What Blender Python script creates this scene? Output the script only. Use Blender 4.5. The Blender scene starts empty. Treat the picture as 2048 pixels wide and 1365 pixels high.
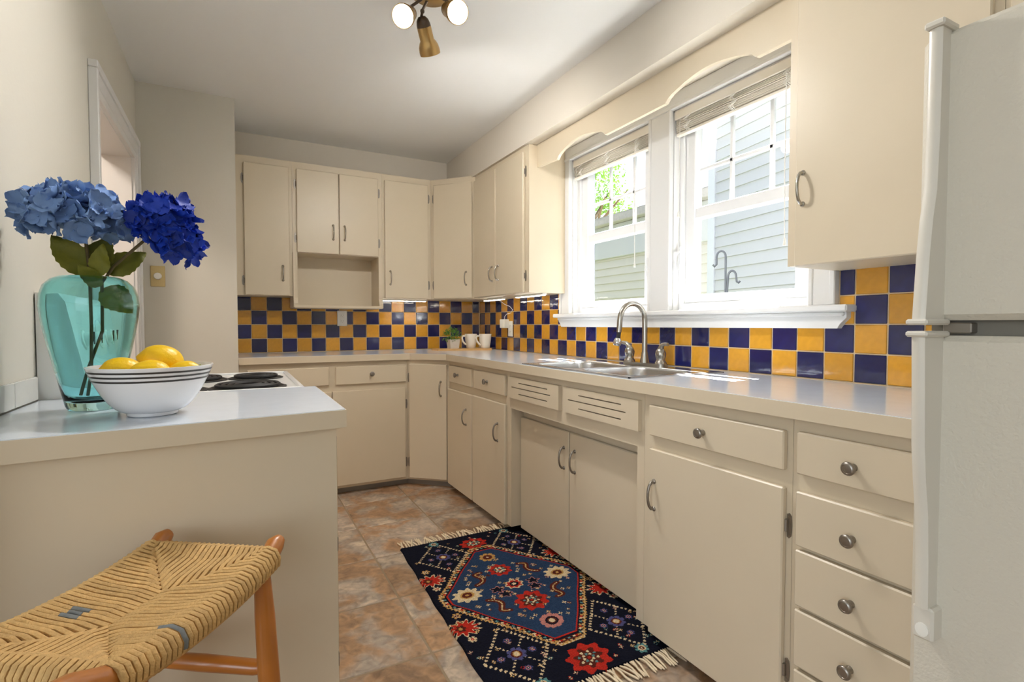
import bpy, bmesh, math, random
from mathutils import Vector, Matrix
random.seed(7)
PI = math.pi
S = bpy.context.scene
C = S.collection

# ------------------------------------------------------------------ camera
cam = bpy.data.cameras.new('camera'); camo = bpy.data.objects.new('camera', cam); C.objects.link(camo)
camo.location = (0, 0, 1.1043)
camo.rotation_euler = (math.radians(90 - 1.7778), 0, math.radians(-28.0026))
cam.sensor_width = 36; cam.lens = 36 * 1041.484 / 2048; cam.clip_start = .01
S.camera = camo
# ------------------------------------------------------------------ sky, sun, fill lights, exposure
SUN_DIR = Vector((-.364, -.02, -.9)).normalized()          # direction the light travels
w = bpy.data.worlds.new('world'); S.world = w; w.use_nodes = True
nt = w.node_tree; bg = nt.nodes['Background']
sky = nt.nodes.new('ShaderNodeTexSky'); sky.sky_type = 'NISHITA'; sky.sun_disc = False
sky.sun_elevation = math.asin(-SUN_DIR.z); sky.sun_rotation = math.atan2(-SUN_DIR.x, -SUN_DIR.y)
sky.dust_density = 2.0; sky.air_density = 1.0
hsv = nt.nodes.new('ShaderNodeHueSaturation'); hsv.inputs['Saturation'].default_value = .5
nt.links.new(sky.outputs[0], hsv.inputs['Color']); nt.links.new(hsv.outputs[0], bg.inputs[0]); bg.inputs[1].default_value = .17
sl = bpy.data.lights.new('sun_offscreen', 'SUN'); sl.energy = 38.0; sl.angle = .009; sl.color = (1, .975, .94)
so = bpy.data.objects.new('sun_offscreen', sl); C.objects.link(so); so.rotation_euler = SUN_DIR.to_track_quat('-Z', 'Y').to_euler()
def area(name, loc, to, sx, sy, e, col=(1, 1, 1)):
    l = bpy.data.lights.new(name, 'AREA'); l.shape = 'RECTANGLE'; l.size = sx; l.size_y = sy; l.energy = e; l.color = col
    o = bpy.data.objects.new(name, l); C.objects.link(o); o.location = loc
    o.rotation_euler = (Vector(to) - Vector(loc)).to_track_quat('-Z', 'Z').to_euler(); return o
# added fill lights behind and left of the camera, in invented window openings; hall lamp at hall ceiling height
area('window_rear_offscreen', (-1.4, -2.79, 1.5), (-1.4, 0, 1.5), 2.0, 1.5, 4.5, (.88, .94, 1))
area('window_left_offscreen', (-3.19, -.9, 1.5), (0, -.9, 1.5), 2.0, 1.4, 22, (.88, .94, 1))
area('hall_lamp_offscreen', (-1.1, 2.5, 2.38), (-1.1, 2.501, 0), .35, .35, 9, (1, .88, .76))
S.view_settings.view_transform = 'Standard'; S.view_settings.look = 'None'
S.view_settings.exposure = 1.2; S.view_settings.gamma = 1.0; S.view_settings.use_curve_mapping = False

# ------------------------------------------------------------------ materials
M = {}
def srgb(r, g, b):
    f = lambda c: (c / 255 / 12.92) if c / 255 <= .04045 else ((c / 255 + .055) / 1.055) ** 2.4
    return (f(r), f(g), f(b), 1)
def mat(name, col, rough=.5, metal=0., noise=0., nscale=8., bump=0., bscale=60., spec=.5, rnd=0., coat=0., emit=None, estr=0., detail=3.):
    m = bpy.data.materials.new(name); m.use_nodes = True; n = m.node_tree; b = n.nodes['Principled BSDF']
    c = srgb(*col)
    b.inputs['Base Color'].default_value = c; b.inputs['Roughness'].default_value = rough; b.inputs['Metallic'].default_value = metal
    b.inputs['Specular IOR Level'].default_value = spec
    if coat: b.inputs['Coat Weight'].default_value = coat; b.inputs['Coat Roughness'].default_value = .05
    tc = n.nodes.new('ShaderNodeTexCoord')
    out = None
    if noise:
        t = n.nodes.new('ShaderNodeTexNoise'); t.inputs['Scale'].default_value = nscale; t.inputs['Detail'].default_value = detail
        n.links.new(tc.outputs['Object'], t.inputs['Vector'])
        mx = n.nodes.new('ShaderNodeMix'); mx.data_type = 'RGBA'; mx.blend_type = 'MIX'
        mx.inputs[6].default_value = tuple(min(1, x * (1 - noise)) for x in c[:3]) + (1,)
        mx.inputs[7].default_value = tuple(min(1, x * (1 + noise)) for x in c[:3]) + (1,)
        n.links.new(t.outputs['Fac'], mx.inputs[0]); out = mx.outputs[2]
    if rnd:
        oi = n.nodes.new('ShaderNodeObjectInfo'); hs = n.nodes.new('ShaderNodeHueSaturation')
        mr = n.nodes.new('ShaderNodeMapRange'); mr.inputs[3].default_value = 1 - rnd; mr.inputs[4].default_value = 1 + rnd
        n.links.new(oi.outputs['Random'], mr.inputs[0]); n.links.new(mr.outputs[0], hs.inputs['Value'])
        if out: n.links.new(out, hs.inputs['Color'])
        else: hs.inputs['Color'].default_value = c
        out = hs.outputs[0]
    if out: n.links.new(out, b.inputs['Base Color'])
    if bump:
        t2 = n.nodes.new('ShaderNodeTexNoise'); t2.inputs['Scale'].default_value = bscale; t2.inputs['Detail'].default_value = 2
        n.links.new(tc.outputs['Object'], t2.inputs['Vector'])
        bp = n.nodes.new('ShaderNodeBump'); bp.inputs['Strength'].default_value = bump; bp.inputs['Distance'].default_value = .004
        n.links.new(t2.outputs['Fac'], bp.inputs['Height']); n.links.new(bp.outputs[0], b.inputs['Normal'])
    if emit: b.inputs['Emission Color'].default_value = srgb(*emit); b.inputs['Emission Strength'].default_value = estr
    M[name] = m; return m
mat('cream', (214, 200, 175), .36, noise=.03, nscale=5, bump=.06, bscale=45)
mat('wall', (212, 208, 196), .7, noise=.02, nscale=3, bump=.10, bscale=70)
mat('soffit', (219, 211, 197), .65, noise=.02, nscale=3, bump=.08, bscale=70)
mat('ceiling', (235, 235, 233), .42, noise=.015, nscale=2, bump=.05, bscale=40)
mat('white', (226, 226, 225), .3, bump=.03, bscale=60)
mat('vinyl', (230, 231, 232), .25)
mat('hallwall', (226, 200, 176), .7)
mat('hallwood', (205, 150, 85), .5, noise=.15, nscale=20)
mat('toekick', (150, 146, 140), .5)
mat('laminate', (220, 228, 238), .13, noise=.05, nscale=18, detail=6)
mat('yellow_tile', (214, 154, 48), .10, noise=.14, nscale=60, bump=.25, bscale=22, rnd=.10, coat=.6, detail=5)
mat('blue_tile', (26, 30, 84), .08, noise=.25, nscale=35, bump=.3, bscale=20, rnd=.22, coat=.6, detail=5)
mat('white_tile', (214, 214, 208), .12, bump=.1, bscale=20)
mat('grout', (222, 198, 160), .8, noise=.08, nscale=40)
mat('floor_grout', (150, 132, 108), .85, noise=.12, nscale=50)
mat('pewter', (150, 144, 136), .34, metal=.9)
mat('nickel', (176, 172, 164), .26, metal=1)
mat('steel', (196, 196, 196), .27, metal=1)
mat('chrome', (215, 215, 218), .08, metal=1)
mat('black_rubber', (22, 22, 23), .5)
mat('coil', (38, 37, 37), .5)
mat('brass', (190, 158, 104), .3, metal=.85)
mat('dark_bronze', (96, 84, 74), .35, metal=.8)
mat('brass_plate', (206, 186, 134), .35, metal=.4)
mat('plastic', (240, 238, 230), .35)
mat('enamel', (240, 240, 238), .18)
mat('fridge', (214, 208, 193), .42, bump=.35, bscale=150)
mat('fridge_plastic', (220, 215, 203), .35)
mat('gasket', (120, 116, 106), .6)
mat('bowl', (243, 243, 245), .15, coat=.3)
mat('stripe', (58, 55, 52), .3)
mat('lemon', (250, 204, 20), .38, noise=.05, nscale=30, bump=.25, bscale=160)
mat('lemon_tip', (140, 150, 40), .5)
mat('petal_light', (122, 158, 214), .6, noise=.22, nscale=35, rnd=.22)
mat('petal_deep', (20, 62, 184), .55, noise=.3, nscale=35, rnd=.30)
mat('leaf', (124, 126, 38), .55, noise=.25, nscale=60, bump=.3, bscale=90)
mat('stem', (96, 84, 48), .6, noise=.2, nscale=60)
mat('herb', (92, 138, 52), .5, noise=.4, nscale=40)
mat('pot', (208, 200, 188), .7, noise=.08, nscale=60)
mat('ceramic', (238, 230, 216), .3)
mat('board', (214, 170, 112), .5, noise=.12, nscale=25)
mat('rush', (205, 166, 106), .75, noise=.22, nscale=90, bump=.5, bscale=240, rnd=.10)
mat('stain', (116, 120, 120), .8, noise=.3, nscale=150)
mat('stool_wood', (178, 108, 38), .33, noise=.28, nscale=14, coat=.25)
mat('fringe', (226, 208, 178), .9, noise=.12, nscale=90)
mat('siding', (210, 210, 209), .6, noise=.02, nscale=4)
mat('siding_tan', (216, 210, 198), .6, noise=.03, nscale=4)
mat('cladding', (120, 124, 132), .7, noise=.05)  # neutral grey of the added outer skin, limits warm bounce
mat('roofing', (196, 190, 184), .8, noise=.2, nscale=30)
mat('grass', (88, 100, 64), .9, noise=.3, nscale=6)
mat('bark', (92, 74, 58), .9, noise=.3, nscale=10)
mat('treeleaf', (120, 160, 62), .6, noise=.3, nscale=3)
mat('hook_metal', (120, 122, 126), .5, metal=.3)
mat('blind', (236, 230, 218), .4)
mat('cord', (240, 238, 232), .6)
mat('bulb', (255, 244, 224), .3, emit=(255, 240, 214), estr=14)
mat('led', (255, 250, 240), .3, emit=(255, 244, 226), estr=7)
def bsdf_mix_glass(name, col, fres=1.45):
    m = bpy.data.materials.new(name); m.use_nodes = True; n = m.node_tree; n.nodes.clear()
    o = n.nodes.new('ShaderNodeOutputMaterial'); t = n.nodes.new('ShaderNodeBsdfTransparent'); g = n.nodes.new('ShaderNodeBsdfGlossy')
    g.inputs['Roughness'].default_value = .01; t.inputs[0].default_value = col
    f = n.nodes.new('ShaderNodeFresnel'); f.inputs[0].default_value = fres; x = n.nodes.new('ShaderNodeMixShader')
    ge = n.nodes.new('ShaderNodeNewGeometry'); iv = n.nodes.new('ShaderNodeMath'); iv.operation = 'SUBTRACT'; iv.inputs[0].default_value = 1; n.links.new(ge.outputs['Backfacing'], iv.inputs[1])
    mu = n.nodes.new('ShaderNodeMath'); mu.operation = 'MULTIPLY'; n.links.new(f.outputs[0], mu.inputs[0]); n.links.new(iv.outputs[0], mu.inputs[1])
    n.links.new(mu.outputs[0], x.inputs[0]); n.links.new(t.outputs[0], x.inputs[1]); n.links.new(g.outputs[0], x.inputs[2])
    n.links.new(x.outputs[0], o.inputs[0]); M[name] = m
bsdf_mix_glass('pane', (.97, .98, .98, 1))
def glass(name, col, ior=1.45):
    m = bpy.data.materials.new(name); m.use_nodes = True; b = m.node_tree.nodes['Principled BSDF']
    b.inputs['Base Color'].default_value = col; b.inputs['Transmission Weight'].default_value = 1
    b.inputs['Roughness'].default_value = .0; b.inputs['IOR'].default_value = ior; M[name] = m
glass('teal_glass', (.54, .89, .91, 1))
glass('clear_glass', (.86, .95, .94, 1))
def floor_mat():
    m = mat('floor_tile', (160, 126, 96), .42, rnd=.12)
    n = m.node_tree; b = n.nodes['Principled BSDF']; tc = n.nodes['Texture Coordinate']
    oi = [x for x in n.nodes if x.type == 'OBJECT_INFO'][0]; hs = [x for x in n.nodes if x.type == 'HUE_SAT'][0]
    add = n.nodes.new('ShaderNodeVectorMath'); add.operation = 'ADD'
    sc = n.nodes.new('ShaderNodeVectorMath'); sc.operation = 'SCALE'; sc.inputs[3].default_value = 9
    cx = n.nodes.new('ShaderNodeCombineXYZ'); n.links.new(oi.outputs['Random'], cx.inputs[0]); n.links.new(oi.outputs['Random'], cx.inputs[1])
    n.links.new(cx.outputs[0], sc.inputs[0]); n.links.new(tc.outputs['Object'], add.inputs[0]); n.links.new(sc.outputs[0], add.inputs[1])
    def noise(s, d, dist=0):
        t = n.nodes.new('ShaderNodeTexNoise'); t.inputs['Scale'].default_value = s; t.inputs['Detail'].default_value = d; t.inputs['Distortion'].default_value = dist
        n.links.new(add.outputs[0], t.inputs['Vector']); return t
    a = noise(5, 6, .6); c = noise(26, 8, 1.0)
    r = n.nodes.new('ShaderNodeValToRGB'); e = r.color_ramp.elements
    e[0].position = .32; e[0].color = srgb(128, 102, 80); e[1].position = .68; e[1].color = srgb(198, 178, 154)
    k = e.new(.44); k.color = srgb(166, 130, 96); k = e.new(.56); k.color = srgb(162, 148, 134)
    n.links.new(a.outputs['Fac'], r.inputs[0])
    mx = n.nodes.new('ShaderNodeMix'); mx.data_type = 'RGBA'; mx.blend_type = 'OVERLAY'; mx.inputs[0].default_value = .75
    n.links.new(r.outputs[0], mx.inputs[6]); n.links.new(c.outputs['Fac'], mx.inputs[7]); n.links.new(mx.outputs[2], hs.inputs['Color'])
    bp = n.nodes.new('ShaderNodeBump'); bp.inputs['Strength'].default_value = .35; bp.inputs['Distance'].default_value = .004
    n.links.new(c.outputs['Fac'], bp.inputs['Height']); n.links.new(bp.outputs[0], b.inputs['Normal'])
floor_mat()
def attr_mat(name, rough):
    m = bpy.data.materials.new(name); m.use_nodes = True; n = m.node_tree; b = n.nodes['Principled BSDF']
    a = n.nodes.new('ShaderNodeAttribute'); a.attribute_name = 'col'; n.links.new(a.outputs['Color'], b.inputs['Base Color'])
    b.inputs['Roughness'].default_value = rough; b.inputs['Specular IOR Level'].default_value = .1
    t = n.nodes.new('ShaderNodeTexNoise'); t.inputs['Scale'].default_value = 420; bp = n.nodes.new('ShaderNodeBump'); bp.inputs['Strength'].default_value = .6
    bp.inputs['Distance'].default_value = .003
    n.links.new(t.outputs['Fac'], bp.inputs['Height']); n.links.new(bp.outputs[0], b.inputs['Normal']); M[name] = m
attr_mat('rug_pile', .95)

# ------------------------------------------------------------------ mesh helpers
WO = {}                                                    # world origin of every object (objects carry no rotation unless placed)
class MB:
    def __init__(s): s.v = []; s.f = []
    def add(s, vs, fs):
        k = len(s.v); s.v += [tuple(p) for p in vs]; s.f += [tuple(i + k for i in f) for f in fs]; return s
    def box(s, x0, x1, y0, y1, z0, z1):
        return s.add([(x, y, z) for x in (x0, x1) for y in (y0, y1) for z in (z0, z1)],
                     [(0, 1, 3, 2), (4, 6, 7, 5), (0, 4, 5, 1), (2, 3, 7, 6), (0, 2, 6, 4), (1, 5, 7, 3)])
    def rbox(s, x0, x1, y0, y1, z0, z1, b=.002):
        lo = (min(x0, x1), min(y0, y1), min(z0, z1)); hi = (max(x0, x1), max(y0, y1), max(z0, z1))
        b = min(b, *[(h - l) * .45 for l, h in zip(lo, hi)]); idx = {}; vs = []
        for c in range(8):
            sg = [(c >> a) & 1 for a in range(3)]
            for a in range(3):                             # vertex on the face of axis a
                p = [(hi[i] - (b if i != a else 0)) if sg[i] else (lo[i] + (b if i != a else 0)) for i in range(3)]
                idx[(c, a)] = len(vs); vs.append(p)
        fs = []
        for a in range(3):
            o = [i for i in range(3) if i != a]
            for sgn in (0, 1):
                cs = [(sgn << a) | (p << o[0]) | (q << o[1]) for p, q in ((0, 0), (1, 0), (1, 1), (0, 1))]
                fs.append([idx[(c, a)] for c in cs])
            for p in (0, 1):
                for q in (0, 1):
                    c0 = (p << o[0]) | (q << o[1]); c1 = c0 | (1 << a)
                    fs.append([idx[(c0, o[0])], idx[(c1, o[0])], idx[(c1, o[1])], idx[(c0, o[1])]])
        for c in range(8): fs.append([idx[(c, a)] for a in range(3)])
        return s.add(vs, fs)
    def prism(s, pts, z0, z1, axis='z'):                   # polygon extruded along an axis
        n = len(pts); mk = {'z': lambda p, t: (p[0], p[1], t), 'x': lambda p, t: (t, p[0], p[1]), 'y': lambda p, t: (p[0], t, p[1])}[axis]
        return s.add([mk(p, z0) for p in pts] + [mk(p, z1) for p in pts],
                     [tuple(range(n))[::-1], tuple(range(n, 2 * n))] + [(i, (i + 1) % n, n + (i + 1) % n, n + i) for i in range(n)])
    def lathe(s, prof, c=(0, 0, 0), n=24, d=(0, 0, 1), sx=1., sy=1.):
        d = Vector(d).normalized(); q = Vector((0, 0, 1)).rotation_difference(d); c = Vector(c); vs = []
        for r, h in prof:
            for i in range(n):
                a = 2 * PI * i / n; vs.append(c + q @ Vector((r * math.cos(a) * sx, r * math.sin(a) * sy, h)))
        fs = [(j * n + i, j * n + (i + 1) % n, (j + 1) * n + (i + 1) % n, (j + 1) * n + i) for j in range(len(prof) - 1) for i in range(n)]
        if prof[0][0] > 1e-6: fs.append(tuple(range(n))[::-1])
        if prof[-1][0] > 1e-6: fs.append(tuple((len(prof) - 1) * n + i for i in range(n)))
        return s.add(vs, fs)
    def tube(s, pts, r, n=8, flat=1.):
        pts = [Vector(p) for p in pts]; rs = r if isinstance(r, (list, tuple)) else [r] * len(pts); vs = []; up = None
        for i, p in enumerate(pts):
            t = (pts[min(i + 1, len(pts) - 1)] - pts[max(i - 1, 0)]).normalized()
            if up is None:
                up = Vector((0, 0, 1)) if abs(t.z) < .9 else Vector((1, 0, 0))
            u = (up - t * up.dot(t)).normalized(); v = t.cross(u); up = u
            vs += [p + (u * math.cos(2 * PI * k / n) * flat + v * math.sin(2 * PI * k / n)) * rs[i] for k in range(n)]
        m = len(pts)
        fs = [(j * n + k, j * n + (k + 1) % n, (j + 1) * n + (k + 1) % n, (j + 1) * n + k) for j in range(m - 1) for k in range(n)]
        return s.add(vs, fs + [tuple(range(n))[::-1], tuple((m - 1) * n + k for k in range(n))])
    def mesh(s, name, m, smooth=False, origin=(0, 0, 0), recalc=True):
        me = bpy.data.meshes.new(name); o = Vector(origin)
        me.from_pydata([Vector(v) - o for v in s.v], [], s.f)
        if recalc:
            bm = bmesh.new(); bm.from_mesh(me); bmesh.ops.remove_doubles(bm, verts=bm.verts, dist=1e-6)
            bmesh.ops.recalc_face_normals(bm, faces=bm.faces); bm.to_mesh(me); bm.free()
        me.materials.append(M[m])
        if smooth:
            me.polygons.foreach_set('use_smooth', [True] * len(me.polygons))
            try: me.set_sharp_from_angle(angle=math.radians(smooth if smooth > 1 else 42))
            except Exception: pass
        return me
    def build(s, name, m, parent=None, smooth=False, origin=None, recalc=True):
        if origin is None:
            lo = [min(p[i] for p in s.v) for i in range(3)]; hi = [max(p[i] for p in s.v) for i in range(3)]
            origin = ((lo[0] + hi[0]) / 2, (lo[1] + hi[1]) / 2, lo[2] if parent is None else (lo[2] + hi[2]) / 2)
        return link(name, s.mesh(name, m, smooth, origin, recalc), parent, origin)
def link(name, me, parent=None, world=(0, 0, 0), rot=(0, 0, 0)):
    o = bpy.data.objects.new(name, me); C.objects.link(o); world = Vector(world)
    o.parent = parent; o.location = world - (WO[parent.name] if parent else Vector()); o.rotation_euler = rot
    WO[o.name] = world; return o
def tag(o, label, cat=None, group=None, kind=None):
    o['label'] = label
    if cat: o['category'] = cat
    if group: o['group'] = group
    if kind: o['kind'] = kind
    return o
def thing(name, label, cat, loc, group=None, kind=None): return tag(link(name, None, None, loc), label, cat, group, kind)
def struct(mb, name, m, label, cat='wall', smooth=False): return tag(mb.build(name, m, None, smooth), label, cat, kind='structure')
def arc(c, r, a0, a1, n): return [(c[0] + r * math.cos(a0 + (a1 - a0) * i / n), c[1] + r * math.sin(a0 + (a1 - a0) * i / n)) for i in range(n + 1)]

XR, YB, XL, CZ = 1.82, 4.0, -.454, 2.405
# ------------------------------------------------------------------ room shell
fl = MB().box(-3.3, 2.0, -2.9, 4.12, -.10, -.002); FLOOR = struct(fl, 'floor', 'floor_grout', 'floor of square mottled brown stone-look tiles', 'floor')
struct(MB().box(-3.3, 2.0, -2.9, 4.12, CZ, CZ + .1), 'ceiling', 'ceiling', 'smooth off-white kitchen ceiling', 'ceiling')
WB = struct(MB().box(-.6, 2.0, YB, YB + .12, 0, CZ), 'wall_back', 'grout', 'back wall behind the cream cabinets with checkered tile backsplash')
struct(MB().box(.015, XR, YB - .006, YB, 1.30, CZ), 'wall_back_upper', 'soffit', 'painted strip of back wall above the cabinets')
W1 = (1.955, 2.64); W2 = (1.14, 1.82); WZ = (1.16, 2.10)
m = MB().box(XR, 1.97, -2.9, W2[0], 0, CZ).box(XR, 1.97, W2[1], W1[0], 0, CZ).box(XR, 1.97, W1[1], YB, 0, CZ)
for a, b in (W1, W2): m.box(XR, 1.97, a, b, 0, WZ[0]).box(XR, 1.97, a, b, WZ[1], CZ)
WR = struct(m, 'wall_right', 'grout', 'window wall above the sink with checkered tile backsplash')
D0, D1, DZ = 2.46, 3.26, 1.965
m = MB().box(XL - .12, XL, 1.1, D0, 0, CZ).box(XL - .12, XL, D1, 3.43, 0, CZ).box(XL - .12, XL, D0, D1, DZ, CZ)
WL = struct(m, 'wall_left', 'wall', 'pale grey left wall with the doorway beyond the stove')
struct(MB().box(XL - .12, .015, 3.43, YB, 0, CZ), 'wall_corner', 'wall', 'pale grey projecting wall with the round dimmer switch')
struct(MB().box(-3.3, XL - .12, 1.1, 1.22, 0, CZ), 'wall_dining', 'wall', 'pale grey dining-side wall left of the kitchen opening')
def holed(x0, x1, y0, y1, hx, hz, alongx):
    m = MB()
    if alongx: m.box(x0, hx[0], y0, y1, 0, CZ).box(hx[1], x1, y0, y1, 0, CZ).box(hx[0], hx[1], y0, y1, 0, hz[0]).box(hx[0], hx[1], y0, y1, hz[1], CZ)
    else: m.box(x0, x1, y0, hx[0], 0, CZ).box(x0, x1, hx[1], y1, 0, CZ).box(x0, x1, hx[0], hx[1], 0, hz[0]).box(x0, x1, hx[0], hx[1], hz[1], CZ)
    return m
struct(holed(-3.3, 2.0, -2.9, -2.8, (-2.4, -.4), (.75, 2.25), True), 'wall_rear', 'wall', 'pale grey dining wall with a wide window')  # openings in both unseen walls are invented to let daylight in
struct(holed(-3.3, -3.2, -2.8, 1.1, (-1.9, .1), (.8, 2.2), False), 'wall_dining_side', 'wall', 'pale grey dining side wall with a window')
# hall beyond the doorway
struct(MB().box(-1.75, -1.65, 1.22, 4.12, 0, CZ).box(-1.65, XL - .12, YB, YB + .12, 0, CZ), 'wall_hall', 'hallwall', 'warm beige hallway wall seen through the doorway')
m = MB().box(-1.0, -.92, 3.88, 4.0, 0, 2.1).box(-1.0, XL - .12, 3.9, 4.0, 2.03, 2.12)
struct(m, 'trim_1', 'hallwood', 'wooden door trim in the hallway', 'trim')
m = MB().box(-1.2, -.95, 3.75, 3.8, 0, 2.0)
struct(m, 'door_1', 'hallwood', 'wooden hallway door standing ajar', 'door')
# doorway casing and jamb
m = MB().box(XL - .13, XL + .004, D1 - .018, D1, 0, DZ).box(XL - .13, XL + .004, D0, D0 + .018, 0, DZ).box(XL - .13, XL + .004, D0, D1, DZ - .018, DZ)
t = struct(m, 'trim_2', 'white', 'white moulded casing around the doorway', 'trim')
def casing_piece(parts, name='casing'):
    q = MB()
    for p in parts: q.rbox(*p, .003)
    q.build(name, 'white', t)
casing_piece([(XL, XL + .020, D0 - .07, D0 + .012, 0, DZ + .02), (XL, XL + .030, D0 - .072, D0 - .048, 0, DZ + .070)], 'near_casing')
casing_piece([(XL, XL + .020, D1 - .012, D1 + .09, 0, DZ + .09), (XL, XL + .030, D1 + .07, D1 + .095, 0, DZ + .095), (XL, XL + .024, D1 + .015, D1 + .03, 0, DZ + .03)], 'far_casing')
casing_piece([(XL, XL + .0215, D0 - .06, D1 + .0915, DZ - .013, DZ + .094), (XL, XL + .031, D0 - .0725, D1 + .0965, DZ + .071, DZ + .097), (XL, XL + .025, D0 - .03, D1 + .04, DZ + .015, DZ + .032)], 'head_casing')
# soffit above the window wall
struct(MB().box(1.527, XR, -.4, YB, 2.172, CZ), 'wall_soffit', 'soffit', 'boxed cream soffit running along the top of the window wall', 'soffit')
# floor tiles
px, py = .397, .402
tm = MB().rbox(-px / 2 + .004, px / 2 - .004, -py / 2 + .004, py / 2 - .004, -.012, 0, .002).mesh('floor_tile', 'floor_tile')
for i in range(-5, 3):
    for j in range(-5, 5):
        cx_, cy_ = .57 + px * (i + .5), 1.645 + py * (j + .5)
        if cx_ > 1.6 or cy_ > 3.7: continue
        link('tile', tm, FLOOR, (cx_, cy_, 0))
# ------------------------------------------------------------------ backsplash tiles
TZ, TP = .912, .097
cache = {}
def wall_tile(wall, a0, a1, z0, z1, yellow, onback):
    g = .0021; w_, h_ = round(a1 - a0 - 2 * g, 4), round(z1 - z0 - 2 * g, 4)
    if w_ < .004 or h_ < .004: return
    key = (w_, h_, yellow, onback)
    if key not in cache:
        q = MB(); d = .0038
        if onback: q.rbox(-w_ / 2, w_ / 2, -d, .001, -h_ / 2, h_ / 2, .0018)
        else: q.rbox(-d, .001, -w_ / 2, w_ / 2, -h_ / 2, h_ / 2, .0018)
        cache[key] = q.mesh('tile', 'yellow_tile' if yellow else 'blue_tile')
    c = (a0 + a1) / 2; z = (z0 + z1) / 2; rt = (random.uniform(-.004, .004), 0, random.uniform(-.004, .004)) if onback else (0, random.uniform(-.004, .004), random.uniform(-.004, .004))
    link('tile', cache[key], wall, (c, YB, z) if onback else (XR, c, z), rt)
xs = [.0155] + [.0995 + .0972 * k for k in range(18)] + [XR - .008]
for r in range(4):
    for c in range(len(xs) - 1): wall_tile(WB, xs[c], xs[c + 1], TZ + r * TP, TZ + (r + 1) * TP, (r + c) % 2 == 0, True)
for k in range(-4, 31):
    y0, y1 = .894 + .1 * k, .994 + .1 * k
    y1 = min(y1, YB - .008)
    for r in range(4):
        z0, z1 = TZ + r * TP, TZ + (r + 1) * TP; a, b = y0, y1
        if r == 1 and 1.0 < a < 2.7: z1 = min(z1, 1.10)
        if r >= 2:
            if a > 1.04 and b < 2.742: continue
            if a < 1.04 < b: b = 1.045
            if a < 2.742 < b: a = 2.737
        wall_tile(WR, a, b, z0, z1, (r + k) % 2 == 1, False)
for k, (a, b) in enumerate(((1.16, 1.255), (1.258, 1.415), (1.418, 1.578), (1.581, 1.74))):
    MB().rbox(XL, XL + .008, a, b, .912, .972, .002).build('tile', 'white_tile', WL)

# ------------------------------------------------------------------ hardware prototypes (facing local -Y)
q = MB(); q.tube([(0, -.002, -.046), (0, -.013, -.045), (0, -.022, -.034), (0, -.027, -.016), (0, -.028, 0), (0, -.027, .016), (0, -.022, .034), (0, -.013, .045), (0, -.002, .046)], [.0055, .0052, .0048, .0046, .0046, .0046, .0048, .0052, .0055], 8)
for sz in (-1, 1): q.lathe([(0, .006), (.006, .005), (.0085, .001), (.0085, 0)], (0, 0, sz * .047), 10, (0, -1, 0))
HANDLE = q.mesh('handle', 'nickel', 50); 
q2 = MB(); q2.v, q2.f = list(q.v), list(q.f); HANDLE_D = q2.mesh('handle', 'pewter', 50)
q = MB().lathe([(.009, 0), (.008, .004), (.006, .008), (.006, .013), (.012, .017), (.0155, .021), (.0160, .024), (.0145, .027), (.0105, .0285), (.010, .0278), (0, .0295)], (0, 0, 0), 20, (0, -1, 0))
KNOB = q.mesh('knob', 'pewter', 50)
q = MB(); q.prism([(.001, -.030), (.007, -.033), (.012, -.026), (.014, 0), (.012, .026), (.007, .033), (.001, .030)], -.0035, 0, 'y')
q.tube([(0, -.005, -.016), (0, -.005, .016)], .0048, 8); q.box(-.009, 0, -.004, 0, -.014, .014)
for sz in (-.022, .022): q.lathe([(.0035, 0), (.003, .0012), (0, .0016)], (.007, -.0035, sz), 8, (0, -1, 0))
HINGE = q.mesh('hinge', 'pewter', 40)
def face_rot(n): return math.atan2(n[0], -n[1])
def handle(parent, p, n, dark=False): link('handle', HANDLE_D if dark else HANDLE, parent, p, (0, 0, face_rot(n)))
def knob(parent, p, n): link('knob', KNOB, parent, p, (0, 0, face_rot(n)))
def hinge(parent, p, n, flip=False): link('hinge', HINGE, parent, p, (0, PI if flip else 0, face_rot(n)))

# faces: a panel spanned along u at plane, generic builder
class Face:                                                # local frame: u right (seen from the front), n outward, z up
    def __init__(s, o, u, n): s.o = Vector(o); s.u = Vector(u).normalized(); s.n = Vector(n).normalized()
    def p(s, u, d, z): return tuple(s.o + s.u * u + s.n * d + Vector((0, 0, z)))
    def box(s, mb, u0, u1, d0, d1, z0, z1, b=.0025):
        t = MB().rbox(u0, u1, d0, d1, z0, z1, b); mb.add([s.p(*v) for v in t.v], t.f); return mb
    def door(s, root, u0, u1, z0, z1, d0=0., th=.018, name='door', b=.0035): return s.box(MB(), u0, u1, d0, d0 + th, z0, z1, b).build(name, 'cream', root)
FB = Face((0, 3.755, 0), (1, 0, 0), (0, -1, 0))            # back uppers, frame plane
FBB = Face((0, 3.475, 0), (1, 0, 0), (0, -1, 0))           # back base frame plane
FR = Face((1.264, 0, 0), (0, -1, 0), (-1, 0, 0))           # right base frame plane; u = -y
FU = Face((1.545, 0, 0), (0, -1, 0), (-1, 0, 0))           # right uppers frame plane
def H(f, door, u, z, dark=False, d=.018): handle(door, f.p(u, d, z), f.n, dark)
def K(f, door, u, z): knob(door, f.p(u, .018, z), f.n)
def G(f, door, u, z, flip, d=0.): hinge(door, f.p(u, d, z), f.n, flip)

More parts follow.
